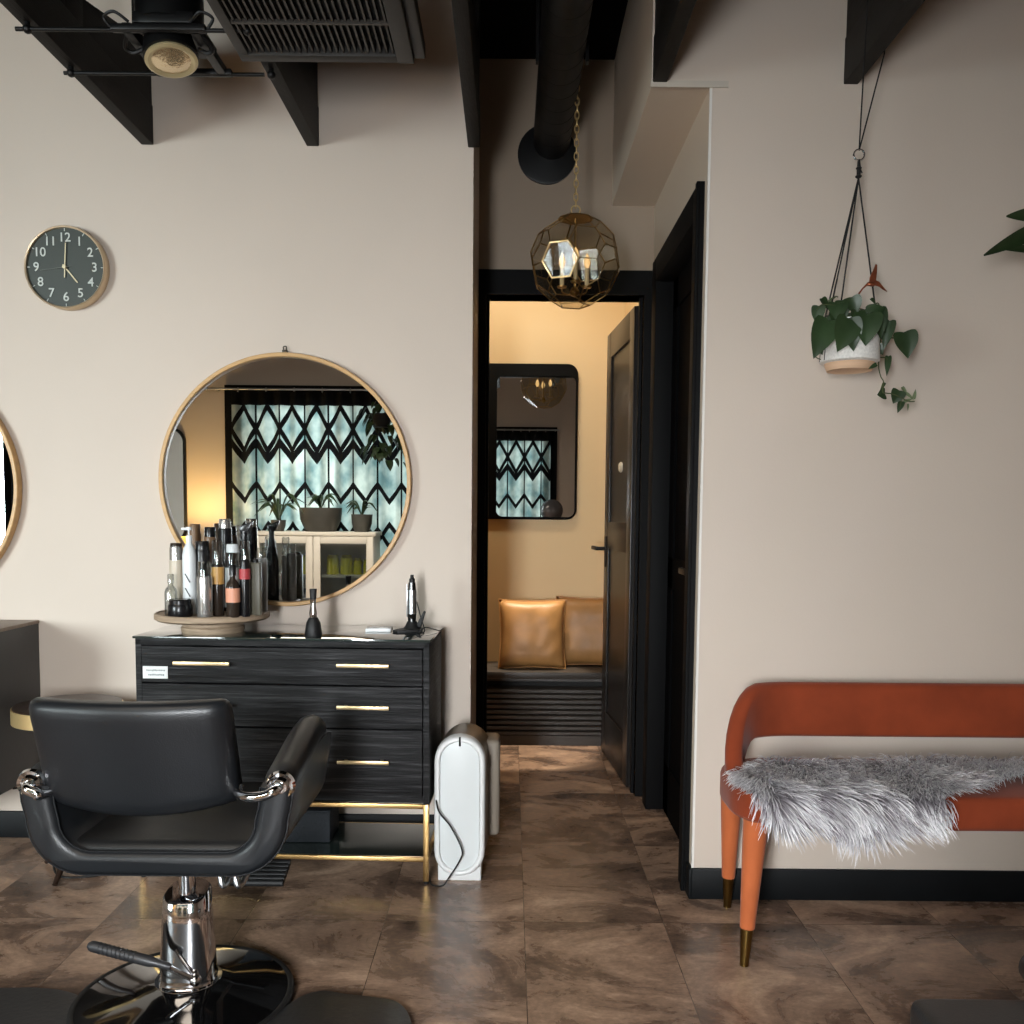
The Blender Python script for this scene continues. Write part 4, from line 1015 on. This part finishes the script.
LV = [ # zx, zy, length, width, tip angle (deg, -90 is down), depth offset, material
    (108, 385, 95, 62, -95, .02, 0), (146, 318, 62, 46, -60, .03, 0), (135, 520, 215, 120, -112, -.005, 0), (122, 590, 70, 34, -75, .02, 0),
    (225, 362, 90, 90, -100, .015, 0), (262, 350, 100, 70, -80, .02, 0), (325, 330, 95, 75, -70, .01, 0), (268, 500, 175, 128, -108, -.012, 0), (310, 500, 165, 100, -78, -.006, 0),
    (345, 410, 90, 80, -90, .01, 0), (402, 465, 170, 130, -95, -.01, 0), (425, 380, 110, 60, 40, .03, 0), (455, 365, 90, 70, 20, .03, 0), (490, 420, 150, 62, -85, .03, 0), (480, 460, 120, 60, -80, .02, 0),
    (525, 500, 150, 62, -100, .05, 0), (515, 470, 80, 66, -60, .055, 0), (638, 562, 140, 112, -80, .06, 0), (482, 598, 62, 40, -60, .06, 0), (468, 580, 50, 30, -95, .06, 0), (528, 690, 110, 30, -98, .07, 0),
    (492, 868, 46, 56, 190, .07, 0), (582, 880, 74, 72, -110, .07, 0), (602, 942, 66, 32, -110, .07, 0), (440, 308, 42, 22, -50, .04, 0), (440, 700, 50, 20, 210, .02, 0), (500, 820, 50, 14, -120, .07, 0), (180, 440, 60, 50, -20, .05, 0), (240, 410, 110, 90, -60, .03, 0)]
lfm = MB()
for zx, zy, l, w, ag, dp, _ in LV:
    a = math.radians(ag); leaf(lfm, (math.cos(a), random.uniform(-.25, .1), math.sin(a)), hp(zx, zy, dY(dp)), l*PXM*1.06, w*PXM*1.28, (random.uniform(-.35, .35), -1, random.uniform(.05, .5)))
# fuller crown behind the front leaves
rl = random.Random(5)
for k in range(26):
    a = rl.uniform(0, 2*PI); r_ = rl.uniform(.02, .085); c_ = Vector((pb.x+r_*math.cos(a), HY+r_*math.sin(a)*.9+.01, z2_+rl.uniform(-.005, .035)))
    leaf(lfm, (math.cos(a)*.8, math.sin(a)*.8, rl.uniform(-.7, .1)), c_, rl.uniform(.03, .045), rl.uniform(.024, .036), (math.cos(a)*.4, -.4+math.sin(a)*.4, .8))
lfm.build('foliage', M['leaf'], hpn, smooth=60)
lp = MB()
for zx, zy, l, w, ag in ((630, 850, 60, 26, -60), (660, 880, 60, 22, -40), (690, 870, 55, 24, 80), (650, 905, 50, 20, 20), (650, 945, 40, 14, -90), (200, 290, 50, 16, 30), (180, 330, 60, 26, -90)):
    a = math.radians(ag); leaf(lp, (math.cos(a), -.1, math.sin(a)), hp(zx, zy, dY(.07)), l*PXM, w*PXM, (.2, -1, .3))
lp.build('young_leaves', M['leaf_pale'], hpn, smooth=60)
vn = MB()
for path_, dp in (([(440, 340), (470, 320), (488, 380), (492, 470), (486, 540), (478, 600), (474, 700), (486, 760), (503, 795), (498, 855), (520, 862), (560, 868), (600, 885), (650, 910), (690, 912)], .06), ([(488, 470), (515, 520), (545, 528), (575, 532), (600, 545)], .06), ([(478, 648), (510, 648), (528, 660)], .065), ([(500, 800), (490, 830), (478, 870)], .07), ([(600, 885), (610, 910), (600, 950)], .07),
                  ([(250, 340), (180, 330), (130, 330), (100, 360)], .02), ([(100, 600), (90, 640), (125, 660)], .02), ([(180, 300), (215, 280), (230, 285)], .05)):
    vn.tube(catmull([hp(x, y, dY(dp)) for x, y in path_], 6), .0016, 6)
vn.build('vine', M['vine'], hpn)
# copper hummingbird on the cord
bp_ = [(340, 282), (352, 258), (372, 232), (395, 208), (416, 192), (420, 165), (438, 126), (454, 86), (463, 92), (461, 140), (456, 184), (474, 192), (490, 212), (505, 230), (524, 252), (495, 236), (478, 222), (455, 216), (402, 217), (376, 240), (356, 270)]
bb = [hp(x, y, HY-.015) for x, y in bp_]
hb_ = thing('hummingbird_ornament', 'small copper hummingbird ornament perched on the planter cord', 'ornament', bb[18])
bmb = MB().prism([(p.x, p.z) for p in bb], 'y', HY-.018, HY-.014)
bmb.ball(hp(430, 205, HY-.016), .0075, (1.9, .8, .9), 2)
bmb.build('bird_body', M['copper'], hb_)
MB().torus(hp(446, 205, HY-.008), .006, .001, 'x', 14, 5).build('hook', M['copper'], hb_)

# leafy plant reaching in from the right edge
GY = 2.45
gp0 = at(1090, 270, GY)
gpn = thing('leafy_plant', 'dark green long leaved plant entering at the upper right edge of photo', 'plant', (gp0.x, GY, gp0.z))
gl_ = MB(); gk = MB()
def longleaf(a, b, w, nrm):
    a, b = Vector(a), Vector(b); d = (b-a); L__ = d.length; leafdir = d.normalized()
    n_ = Vector(nrm); n_ = (n_-leafdir*n_.dot(leafdir)).normalized(); s_ = leafdir.cross(n_)
    t = bmesh.new(); rows = []
    for i in range(13):
        f = i/12; ww = w*(math.sin(PI*min(1, f**.85*.96+.02)))**.75*(1-.25*f)
        rows.append([t.verts.new(a+d*f+s_*k*ww-n_*(.10*L__*(f-.4)**2)+n_*abs(k)*ww*.35) for k in (-1, -.5, 0, .5, 1)])
    for p_, q_ in zip(rows, rows[1:]):
        for k in range(4): t.faces.new((p_[k], p_[k+1], q_[k+1], q_[k]))
    gl_._take(t)
g = lambda x, y: at(x, y, GY)
longleaf(g(1058, 220), g(985, 254.5), .024, (-.1, -1, .05)); longleaf(g(1050, 214), g(1007, 216), .021, (0, -1, -.1)); longleaf(g(1060, 251), g(1000, 248), .014, (.1, -1, .1))
longleaf(g(1052, 215), g(1090, 190), .02, (0, -1, .2)); longleaf(g(1060, 235), g(1120, 250), .02, (0, -1, .2)); longleaf(g(1060, 215), g(1055, 165), .02, (0, -1, .2)); longleaf(g(1085, 235), g(1100, 300), .02, (0, -1, .2))
gl_.build('foliage', M['leaf_dark'], gpn, smooth=60)
gk.tube(catmull([gp0+Vector((0, .02, 0)), at(1080, 245, GY), at(1050, 222, GY)], 6), .004, 8).build('stem', M['vine'], gpn)
gpt = MB().lathe([(0, -.15), (.06, -.15), (.078, -.02), (.08, 0), (.072, 0), (.07, -.01), (0, -.012)], (gp0.x+.02, GY, gp0.z), 36); gpt.build('pot', M['pot'], gpn)
gc = MB()
for a in (0, 2.1, 4.2): gc.cyl((gp0.x+.02+.078*math.cos(a), GY+.078*math.sin(a), gp0.z-.01), (gp0.x+.02, GY, ZC-.001), .002, n=6)
gc.build('cord', M['cord'], gpn)

# ------------------------------------------------------------------ black chair at the lower right corner
YQ = 1.34
qa = at(907, 994, YQ)
qc = thing('black_chair', 'black padded chair seat cut off by the lower right corner of photo', 'chair', (qa.x+.27, 1.1, 0))
MB().box(qa.x, qa.x+.55, .80, YQ, qa.z-.12, qa.z, .018, 4).build('seat', M['leather'], qc)
ra = at(1034, 965, 1.40)
MB().tube([(ra.x+.01, .85, ra.z), (ra.x+.01, 1.1, ra.z), (ra.x, 1.36, ra.z), (ra.x, 1.395, ra.z), (ra.x, 1.41, ra.z)], [.03, .032, .032, .028, .015], 20).build('armrest', M['leather'], qc, smooth=60)
MB().box(ra.x-.012, ra.x+.02, 1.1, 1.2, qa.z-.06, ra.z-.02, .004).build('arm_support', M['chrome'], qc)
MB().cyl((qa.x+.27, 1.07, .04), (qa.x+.27, 1.07, qa.z-.11), .04, .035).build('column', M['chrome'], qc)
MB().lathe([(0, 0), (.22, 0), (.225, .01), (.2, .025), (.05, .05), (0, .05)], (qa.x+.27, 1.07, 0), 48).build('base_disc', M['base_black'], qc)

# ------------------------------------------------------------------ lounge: slatted bench, cushions, mirror
LB = thing('slatted_bench', 'dark slatted box bench under the mirror in lounge beyond doorway', 'bench', (.1, 4.7, 0))
zs_ = at(545, 672, 4.55).z
MB().box(-.60, .60, 4.545, YB, zs_-.035, zs_, .004).build('seat_board', M['louver'], LB)
MB().box(-.60, .60, 4.62, YB, 0, zs_-.035).build('carcass', mat('bench_void', (14, 12, 11), .7, var=.1), LB)
MB().box(-.60, .60, 4.555, 4.62, 0, .05).box(-.6, .60, 4.56, 4.6, zs_-.05, zs_-.035).box(-.60, -.57, 4.555, 4.62, .05, zs_-.04).box(.57, .60, 4.555, 4.62, .05, zs_-.04).build('frame', M['louver'], LB)
ns = 9
for i in range(ns):
    z = .062+(zs_-.10-.062)*i/(ns-1)
    MB().prism([(4.556, z-.008), (4.562, z-.010), (4.60, z+.012), (4.598, z+.018), (4.562, z+.010), (4.556, z+.006)], 'x', -.575, .575).build('slat', M['louver'], LB)
def cushion(px0, px1, py0, py1, Y, lean, yaw, label):
    a = at(px0, py1, Y); b = at(px1, py0, Y); w = (b.x-a.x)/2; h = (b.z-a.z)/2
    o = thing('throw_cushion', label, 'cushion', ((a.x+b.x)/2, Y+.06, a.z), group='tan leather cushions on the slatted bench')
    t = bmesh.new(); n = 18
    mx = Matrix.Translation(((a.x+b.x)/2, Y+.06, zs_+h)) @ Matrix.Rotation(yaw, 4, 'Z') @ Matrix.Rotation(-lean, 4, 'X')
    sec = []
    for side in (-1, 1):
        g_ = [[None]*(n+1) for _ in range(n+1)]
        for i in range(n+1):
            for j in range(n+1):
                u, v = -1+2*i/n, -1+2*j/n
                pin = 1-.07*(1-v*v)*abs(u)**3; pin2 = 1-.06*(1-u*u)*abs(v)**3
                d = .065*((1-u**4)*(1-v**4))**.55
                wr = .006*noise.noise(Vector((u*3+px0, v*3, side)))*((1-u**4)*(1-v**4))
                g_[i][j] = t.verts.new((u*w*pin, side*d+wr, v*h*pin2))
        for i in range(n):
            for j in range(n): t.faces.new((g_[i][j], g_[i+1][j], g_[i+1][j+1], g_[i][j+1]))
    bmesh.ops.remove_doubles(t, verts=t.verts[:], dist=1e-5); bmesh.ops.recalc_face_normals(t, faces=t.faces[:])
    m_ = MB(); m_._take(t, mx); m_.build('cover', M['tan'], o, smooth=180)
    sm = MB(); pth = []
    for q_ in range(4):
        for i in range(n):
            u = -1+2*i/n
            uu, vv = ((u, -1), (1, u), (-u, 1), (-1, -u))[q_]
            pin = 1-.07*(1-vv*vv)*abs(uu)**3; pin2 = 1-.06*(1-uu*uu)*abs(vv)**3
            pth.append(mx @ Vector((uu*w*pin, 0, vv*h*pin2)))
    sm.tube(pth, .004, 6, closed=True); sm.build('seam_piping', M['tan'], o)
cushion(498, 567, 599, 668, 4.60, .12, .03, 'tan leather cushion on the slatted bench, the front one on the left')
cushion(556, 627, 598, 667, 4.70, .10, -.05, 'tan leather cushion on the slatted bench half hidden by open door')

ma, mb_ = at(478, 519, YB-.03), at(578.5, 364, YB-.03)
mi0, mi1 = at(496, 516.5, YB-.03), at(576, 376.5, YB-.03)
rm = thing('wall_mirror', 'tall black framed mirror with rounded corners on lounge wall', 'mirror', ((ma.x+mb_.x)/2, YB, ma.z))
MB().prism(rrect(ma.x, mb_.x, ma.z, mb_.z, .055), 'y', YB-.03, YB-.001, .002).build('frame', mat('matte_black_frame', (10, 10, 10), .7, spec=.1, var=.05), rm)
MB().prism(rrect(mi0.x, mi1.x, mi0.z, mi1.z, .035), 'y', YB-.0325, YB-.0295).build('mirror_glass', M['mirror'], rm)

# ------------------------------------------------------------------ behind the camera (seen in the mirrors)
cz0, cz1 = .50, 2.17
CM = curtain_mat()  # gap between the curtain halves is made for the added lamp
for cx0, cx1, lab in ((-2.30, -.80, 'left half of the sheer honeycomb patterned window curtain, seen in round mirror'), (-.24, .47, 'right half of the sheer honeycomb patterned window curtain, seen in lounge mirror')):
    cu0 = thing('window_curtain', lab, 'curtain', ((cx0+cx1)/2, YW+.08, cz0))
    nf = round((cx1-cx0)*16)
    add_grid('curtain_cloth', lambda u, v: Vector((cx0+(cx1-cx0)*u, YW+.085+.018*math.sin(u*nf*PI), cz0+(cz1-cz0)*v)), nf*8, 6, CM, cu0, uv=lambda u, v: ((cx1-cx0)*u/.2, cz0+(cz1-cz0)*v))
    rgm = MB()
    for i in range(7): rgm.torus((cx0+.06+(cx1-cx0-.12)*i/6, YW+.085, cz1+.014), .018, .003, 'x', 16, 6)
    rgm.build('curtain_ring', M['steel'], cu0)
rod = MB().cyl((-2.5, YW+.085, cz1+.02), (.57, YW+.085, cz1+.02), .009, n=12).ball((-2.5, YW+.085, cz1+.02), .018, sub=2).box(-2.43, -2.42, YW, YW+.09, cz1+.01, cz1+.03).box(.52, .53, YW, YW+.09, cz1+.01, cz1+.03)
tag(rod.build('curtain_rod', M['steel'], loc=(-1, YW, cz1)), 'thin steel curtain rod above the salon window, seen in mirror', 'curtain rod')
# white glazed cabinet
KX0, KX1, KY0, KY1, KZ = -2.02, -1.07, -1.06, -.72, 1.035
kc = thing('display_cabinet', 'white display cabinet with glazed doors under the window, seen in mirror', 'cabinet', ((KX0+KX1)/2, (KY0+KY1)/2, 0))
WH = mat('cream_painted_wood', (232, 224, 208), .45, bump=.08, var=.04)
kb = MB().box(KX0, KX0+.03, KY0, KY1, .05, KZ-.03, .002).box(KX1-.03, KX1, KY0, KY1, .05, KZ-.03, .002).box(KX0, KX1, KY0, KY0+.015, .05, KZ-.03).box(KX0-.015, KX1+.015, KY0, KY1+.015, KZ-.03, KZ, .004).box(KX0, KX1, KY0, KY1, .05, .09)
kb.box(KX0+.03, KX1-.03, KY0+.015, KY1-.03, .675, .695).box(KX0+.03, KX1-.03, KY0+.015, KY1-.03, .38, .40)
for x in (KX0+.005, KX1-.045):
    for y in (KY0+.005, KY1-.045): kb.box(x, x+.04, y, y+.04, 0, .06)
kb.build('cabinet_body', WH, kc)
xm = (KX0+KX1)/2
for x0, x1 in ((KX0+.003, xm-.002), (xm+.002, KX1-.003)):
    d = MB().box(x0, x0+.055, KY1, KY1+.022, .09, KZ-.035, .002).box(x1-.055, x1, KY1, KY1+.022, .09, KZ-.035, .002).box(x0+.05, x1-.05, KY1, KY1+.022, .09, .15, .002).box(x0+.05, x1-.05, KY1, KY1+.022, KZ-.09, KZ-.035, .002).build('door', WH, kc)
    MB().box(x0+.05, x1-.05, KY1+.008, KY1+.012, .145, KZ-.085).build('pane', M['clear'], d)
YJ = plast('yellow_bottle', (214, 204, 40), .35); DJ = plast('navy_box', (58, 66, 84), .5)
for i, (x, h, w) in enumerate(((-1.78, .15, .05), (-1.66, .15, .045), (-1.42, .155, .05), (-1.31, .155, .05), (-1.222, .13, .034), (-1.142, .12, .038))):
    j = thing('yellow_jar', 'yellow product bottle on the glazed cabinet shelf, seen in mirror', 'bottle', (x, -.86, .695), group='yellow bottles in the glazed cabinet')
    MB().lathe([(0, .695), (w, .695), (w, .695+h*.85), (w*.9, .695+h*.88), (0, .695+h*.88)], (x, -.86, 0), 20).build('body', YJ, j)
    MB().lathe([(0, .695+h*.88), (w*.8, .695+h*.88), (w*.8, .695+h), (0, .695+h)], (x, -.86, 0), 20).build('cap', YJ, j)
for x0, x1, h, lab in ((-1.86, -1.62, .17, 'dark blue box on the lower cabinet shelf at left, seen in mirror'), (-1.38, -1.15, .15, 'dark blue box on the lower cabinet shelf at right, seen in mirror')):
    tag(MB().box(x0, x1, -.96, -.80, .40, .40+h, .006).box(x0-.003, x1+.003, -.963, -.797, .40+h-.03, .40+h, .004).build('storage_box', DJ, loc=((x0+x1)/2, -.88, .40)), lab, 'box')
def pot_plant(x, y, z, r, h, n, lab, spike):
    o = thing('potted_plant', lab, 'plant', (x, y, z))
    MB().lathe([(0, 0), (r*.7, 0), (r*.95, h*.5), (r, h), (r*.9, h), (r*.88, h-.015), (0, h-.015)], (x, y, z), 28).build('pot', mat('grey_pot', (72, 70, 64), .6, var=.2), o)
    m_ = MB(); rd = random.Random(n*3+1)
    for k in range(n):
        a = rd.uniform(0, 2*PI); s_ = Vector((math.cos(a), math.sin(a), 0)); b_ = Vector((x, y, z+h-.015)); L__ = rd.uniform(.5, 1)*spike
        if y+s_.y*L__*.7 < YW+.14: s_.y = abs(s_.y)
        mid = b_+s_*L__*.4+Vector((0, 0, L__*.7)); e_ = b_+s_*L__*.9+Vector((0, 0, L__*rd.uniform(.1, .8)))
        m_.tube(catmull([b_, mid, e_], 5), [.006, .008, .01, .012, .013, .013, .012, .010, .007, .004, .001], 6, flat=.3)
    m_.build('foliage', M['leaf'], o)
pot_plant(-1.52, -.88, KZ, .17, .19, 16, 'broad grey pot of leafy greenery on the glazed cabinet, seen in mirror', .2)
pot_plant(-1.19, -.88, KZ, .085, .14, 14, 'smaller grey pot plant on the right of glazed cabinet, seen in mirror', .18)
pot_plant(-1.86, -.88, KZ, .06, .09, 18, 'spiky thin leaved plant on the left of glazed cabinet, seen in mirror', .32)
gfl = thing('globe_lamp', 'slim floor lamp with smoky grey glass globe, seen in lounge mirror', 'lamp', (.47, -.62, 0))
MB().lathe([(0, 0), (.13, 0), (.13, .012), (.02, .022), (0, .022)], (.47, -.62, 0), 32).build('base', M['black_metal'], gfl)
MB().cyl((.47, -.62, .02), (.47, -.62, 1.10), .009).lathe([(0, 1.09), (.03, 1.09), (.035, 1.12), (0, 1.12)], (.47, -.62, 0), 20).build('pole', M['black_metal'], gfl)
MB().ball((.47, -.62, 1.235), .128, sub=4).build('globe', mat('smoky_globe', (112, 110, 114), .18, .3, var=.05), gfl)
hq = thing('hanging_fern', 'leafy trailing plant hanging in front of the curtain, seen in round mirror', 'plant', (-1.02, -.82, 1.86))
MB().lathe([(0, 0), (.06, 0), (.085, .10), (.08, .105), (.076, .095), (0, .09)], (-1.02, -.82, 1.86), 28).build('pot', M['black_metal'], hq)
hc = MB()
for a in (0, 2.1, 4.2): hc.cyl((-1.02+.08*math.cos(a), -.82+.08*math.sin(a), 1.96), (-1.02, -.82, ZC-.001), .002, n=6)
hc.build('cord', M['cord'], hq)
hl = MB(); rq = random.Random(21)
for k in range(70):
    a = rq.uniform(0, 2*PI); r_ = rq.uniform(.04, .22); dz_ = -.6*r_+rq.uniform(-.28, .14)
    p_ = Vector((-1.02+r_*math.cos(a), -.82+r_*.8*math.sin(a), 1.95+dz_))
    leaf(hl, (math.cos(a)*.5, math.sin(a)*.5, -.8), p_, rq.uniform(.06, .10), rq.uniform(.04, .065), (math.cos(a), math.sin(a), .5))
hl.build('foliage', M['leaf_dark'], hq, smooth=60)
# tall mirror and warm lamp on the rear wall left of the window
tmx = thing('tall_mirror', 'tall black framed mirror on rear wall left of the window, seen in mirror', 'mirror', (-2.86, YW, .9))
MB().prism(rrect(-3.08, -2.70, .92, 1.88, .12), 'y', YW, YW+.03, .003).build('frame', M['black_metal'], tmx)
MB().prism(rrect(-3.06, -2.72, .94, 1.86, .105), 'y', YW+.028, YW+.033).build('mirror_glass', M['mirror'], tmx)
ltb = thing('lamp_table', 'small dark round table by the rear wall carrying the warm lamp', 'side table', (-2.55, -.80, 0))
MB().lathe([(0, .58), (.19, .58), (.2, .59), (.2, .605), (0, .605)], (-2.55, -.80, 0), 32).build('table_top', M['table_top'], ltb)
MB().lathe([(.15, 0), (.15, .015), (.03, .03), (.02, .58)], (-2.55, -.80, 0), 24).build('pedestal', M['black_metal'], ltb)
ltn = thing('table_lamp', 'table lamp with warm glowing shade near the rear wall', 'lamp', (-2.55, -.80, .605))
MB().lathe([(0, 0), (.07, 0), (.07, .012), (.014, .02), (.012, .26), (0, .26)], (-2.55, -.80, .605), 24).build('base', M['brass'], ltn)
shm = mat('lamp_shade_linen', (240, 205, 130), .8, emit=(255, 205, 90), es=1.2)
MB().lathe([(.12, .2), (.09, .38), (.088, .38), (.118, .2)], (-2.55, -.80, .605), 32).build('lamp_shade', shm, ltn)

# ------------------------------------------------------------------ lights
def area(name, loc, target, sx, sy, power, col, spread=180):
    l = bpy.data.lights.new(name, 'AREA'); l.shape = 'RECTANGLE'; l.size = sx; l.size_y = sy; l.energy = power; l.color = col; l.spread = math.radians(spread)
    o = bpy.data.objects.new(name, l); C.objects.link(o); o.location = loc
    o.rotation_euler = (Vector(target)-Vector(loc)).to_track_quat('-Z', 'Y').to_euler(); return o
area('daylight_left_window', (-5.2, YW-1.5, 2.1), (-1.0, 3.0, .7), 2.6, 2.6, 1650, (.95, .98, 1.0))
area('daylight_curtain_window', (-.95, YW-1.3, 1.7), (-.9, YW, 1.4), 3.6, 2.4, 150, (.92, .97, 1.0))
area('added_wall_key', (-.60, YW+.12, 1.08), (-.05, 3.0, .12), .34, 1.05, 42, (.94, .975, 1.0), 98)  # added lamp for the salon walls, set between the curtain halves
area('ceiling_fill', (-1.2, .5, 2.42), (-1.2, .5001, 0), 1.6, .5, 20, (1., .86, .70))
def spot(name, loc, target, power, col, size, blend, rad):
    l = bpy.data.lights.new(name, 'SPOT'); l.energy = power; l.color = col; l.spot_size = math.radians(size); l.spot_blend = blend; l.shadow_soft_size = rad
    o = bpy.data.objects.new(name, l); C.objects.link(o); o.location = loc
    o.rotation_euler = (Vector(target)-Vector(loc)).to_track_quat('-Z', 'Y').to_euler(); return o
area('lounge_ceiling_panel', (-.1, 4.12, 2.85), (-.1, 4.87, .25), .6, .2, 15, (1., .90, .74))
spot('lounge_downlight', (.05, 4.50, 2.9), (.07, 4.50, 0), 420, (1., .88, .70), 17, .25, .03)
spot('added_cabinet_spot', (-1.6, .6, 2.40), (-1.6, -.85, .9), 150, (1., .93, .84), 62, .7, .05)  # added spot to brighten the display cabinet, no known fixture
pl_ = bpy.data.lights.new('table_lamp_bulb', 'POINT'); pl_.energy = 42; pl_.color = (1., .66, .25); pl_.shadow_soft_size = .04
po = bpy.data.objects.new('table_lamp_bulb', pl_); C.objects.link(po); po.location = (-2.55, -.80, .94)

w = bpy.data.worlds.new('world'); S.world = w; w.use_nodes = True
bg = w.node_tree.nodes['Background']
sk = w.node_tree.nodes.new('ShaderNodeTexSky'); sk.sky_type = 'HOSEK_WILKIE'; sk.turbidity = 4; sk.sun_direction = (-.6, -.3, .7)
w.node_tree.links.new(sk.outputs[0], bg.inputs['Color']); bg.inputs['Strength'].default_value = .6
S.view_settings.view_transform = 'Standard'; S.view_settings.exposure = 0
S.cycles.use_denoising = True; S.cycles.max_bounces = 10; S.cycles.diffuse_bounces = 5; S.cycles.glossy_bounces = 6; S.cycles.transparent_max_bounces = 16; S.cycles.caustics_reflective = False; S.cycles.caustics_refractive = False
S.cycles.sample_clamp_indirect = 6
for o in S.objects:
    if '_o' in o: del o['_o']
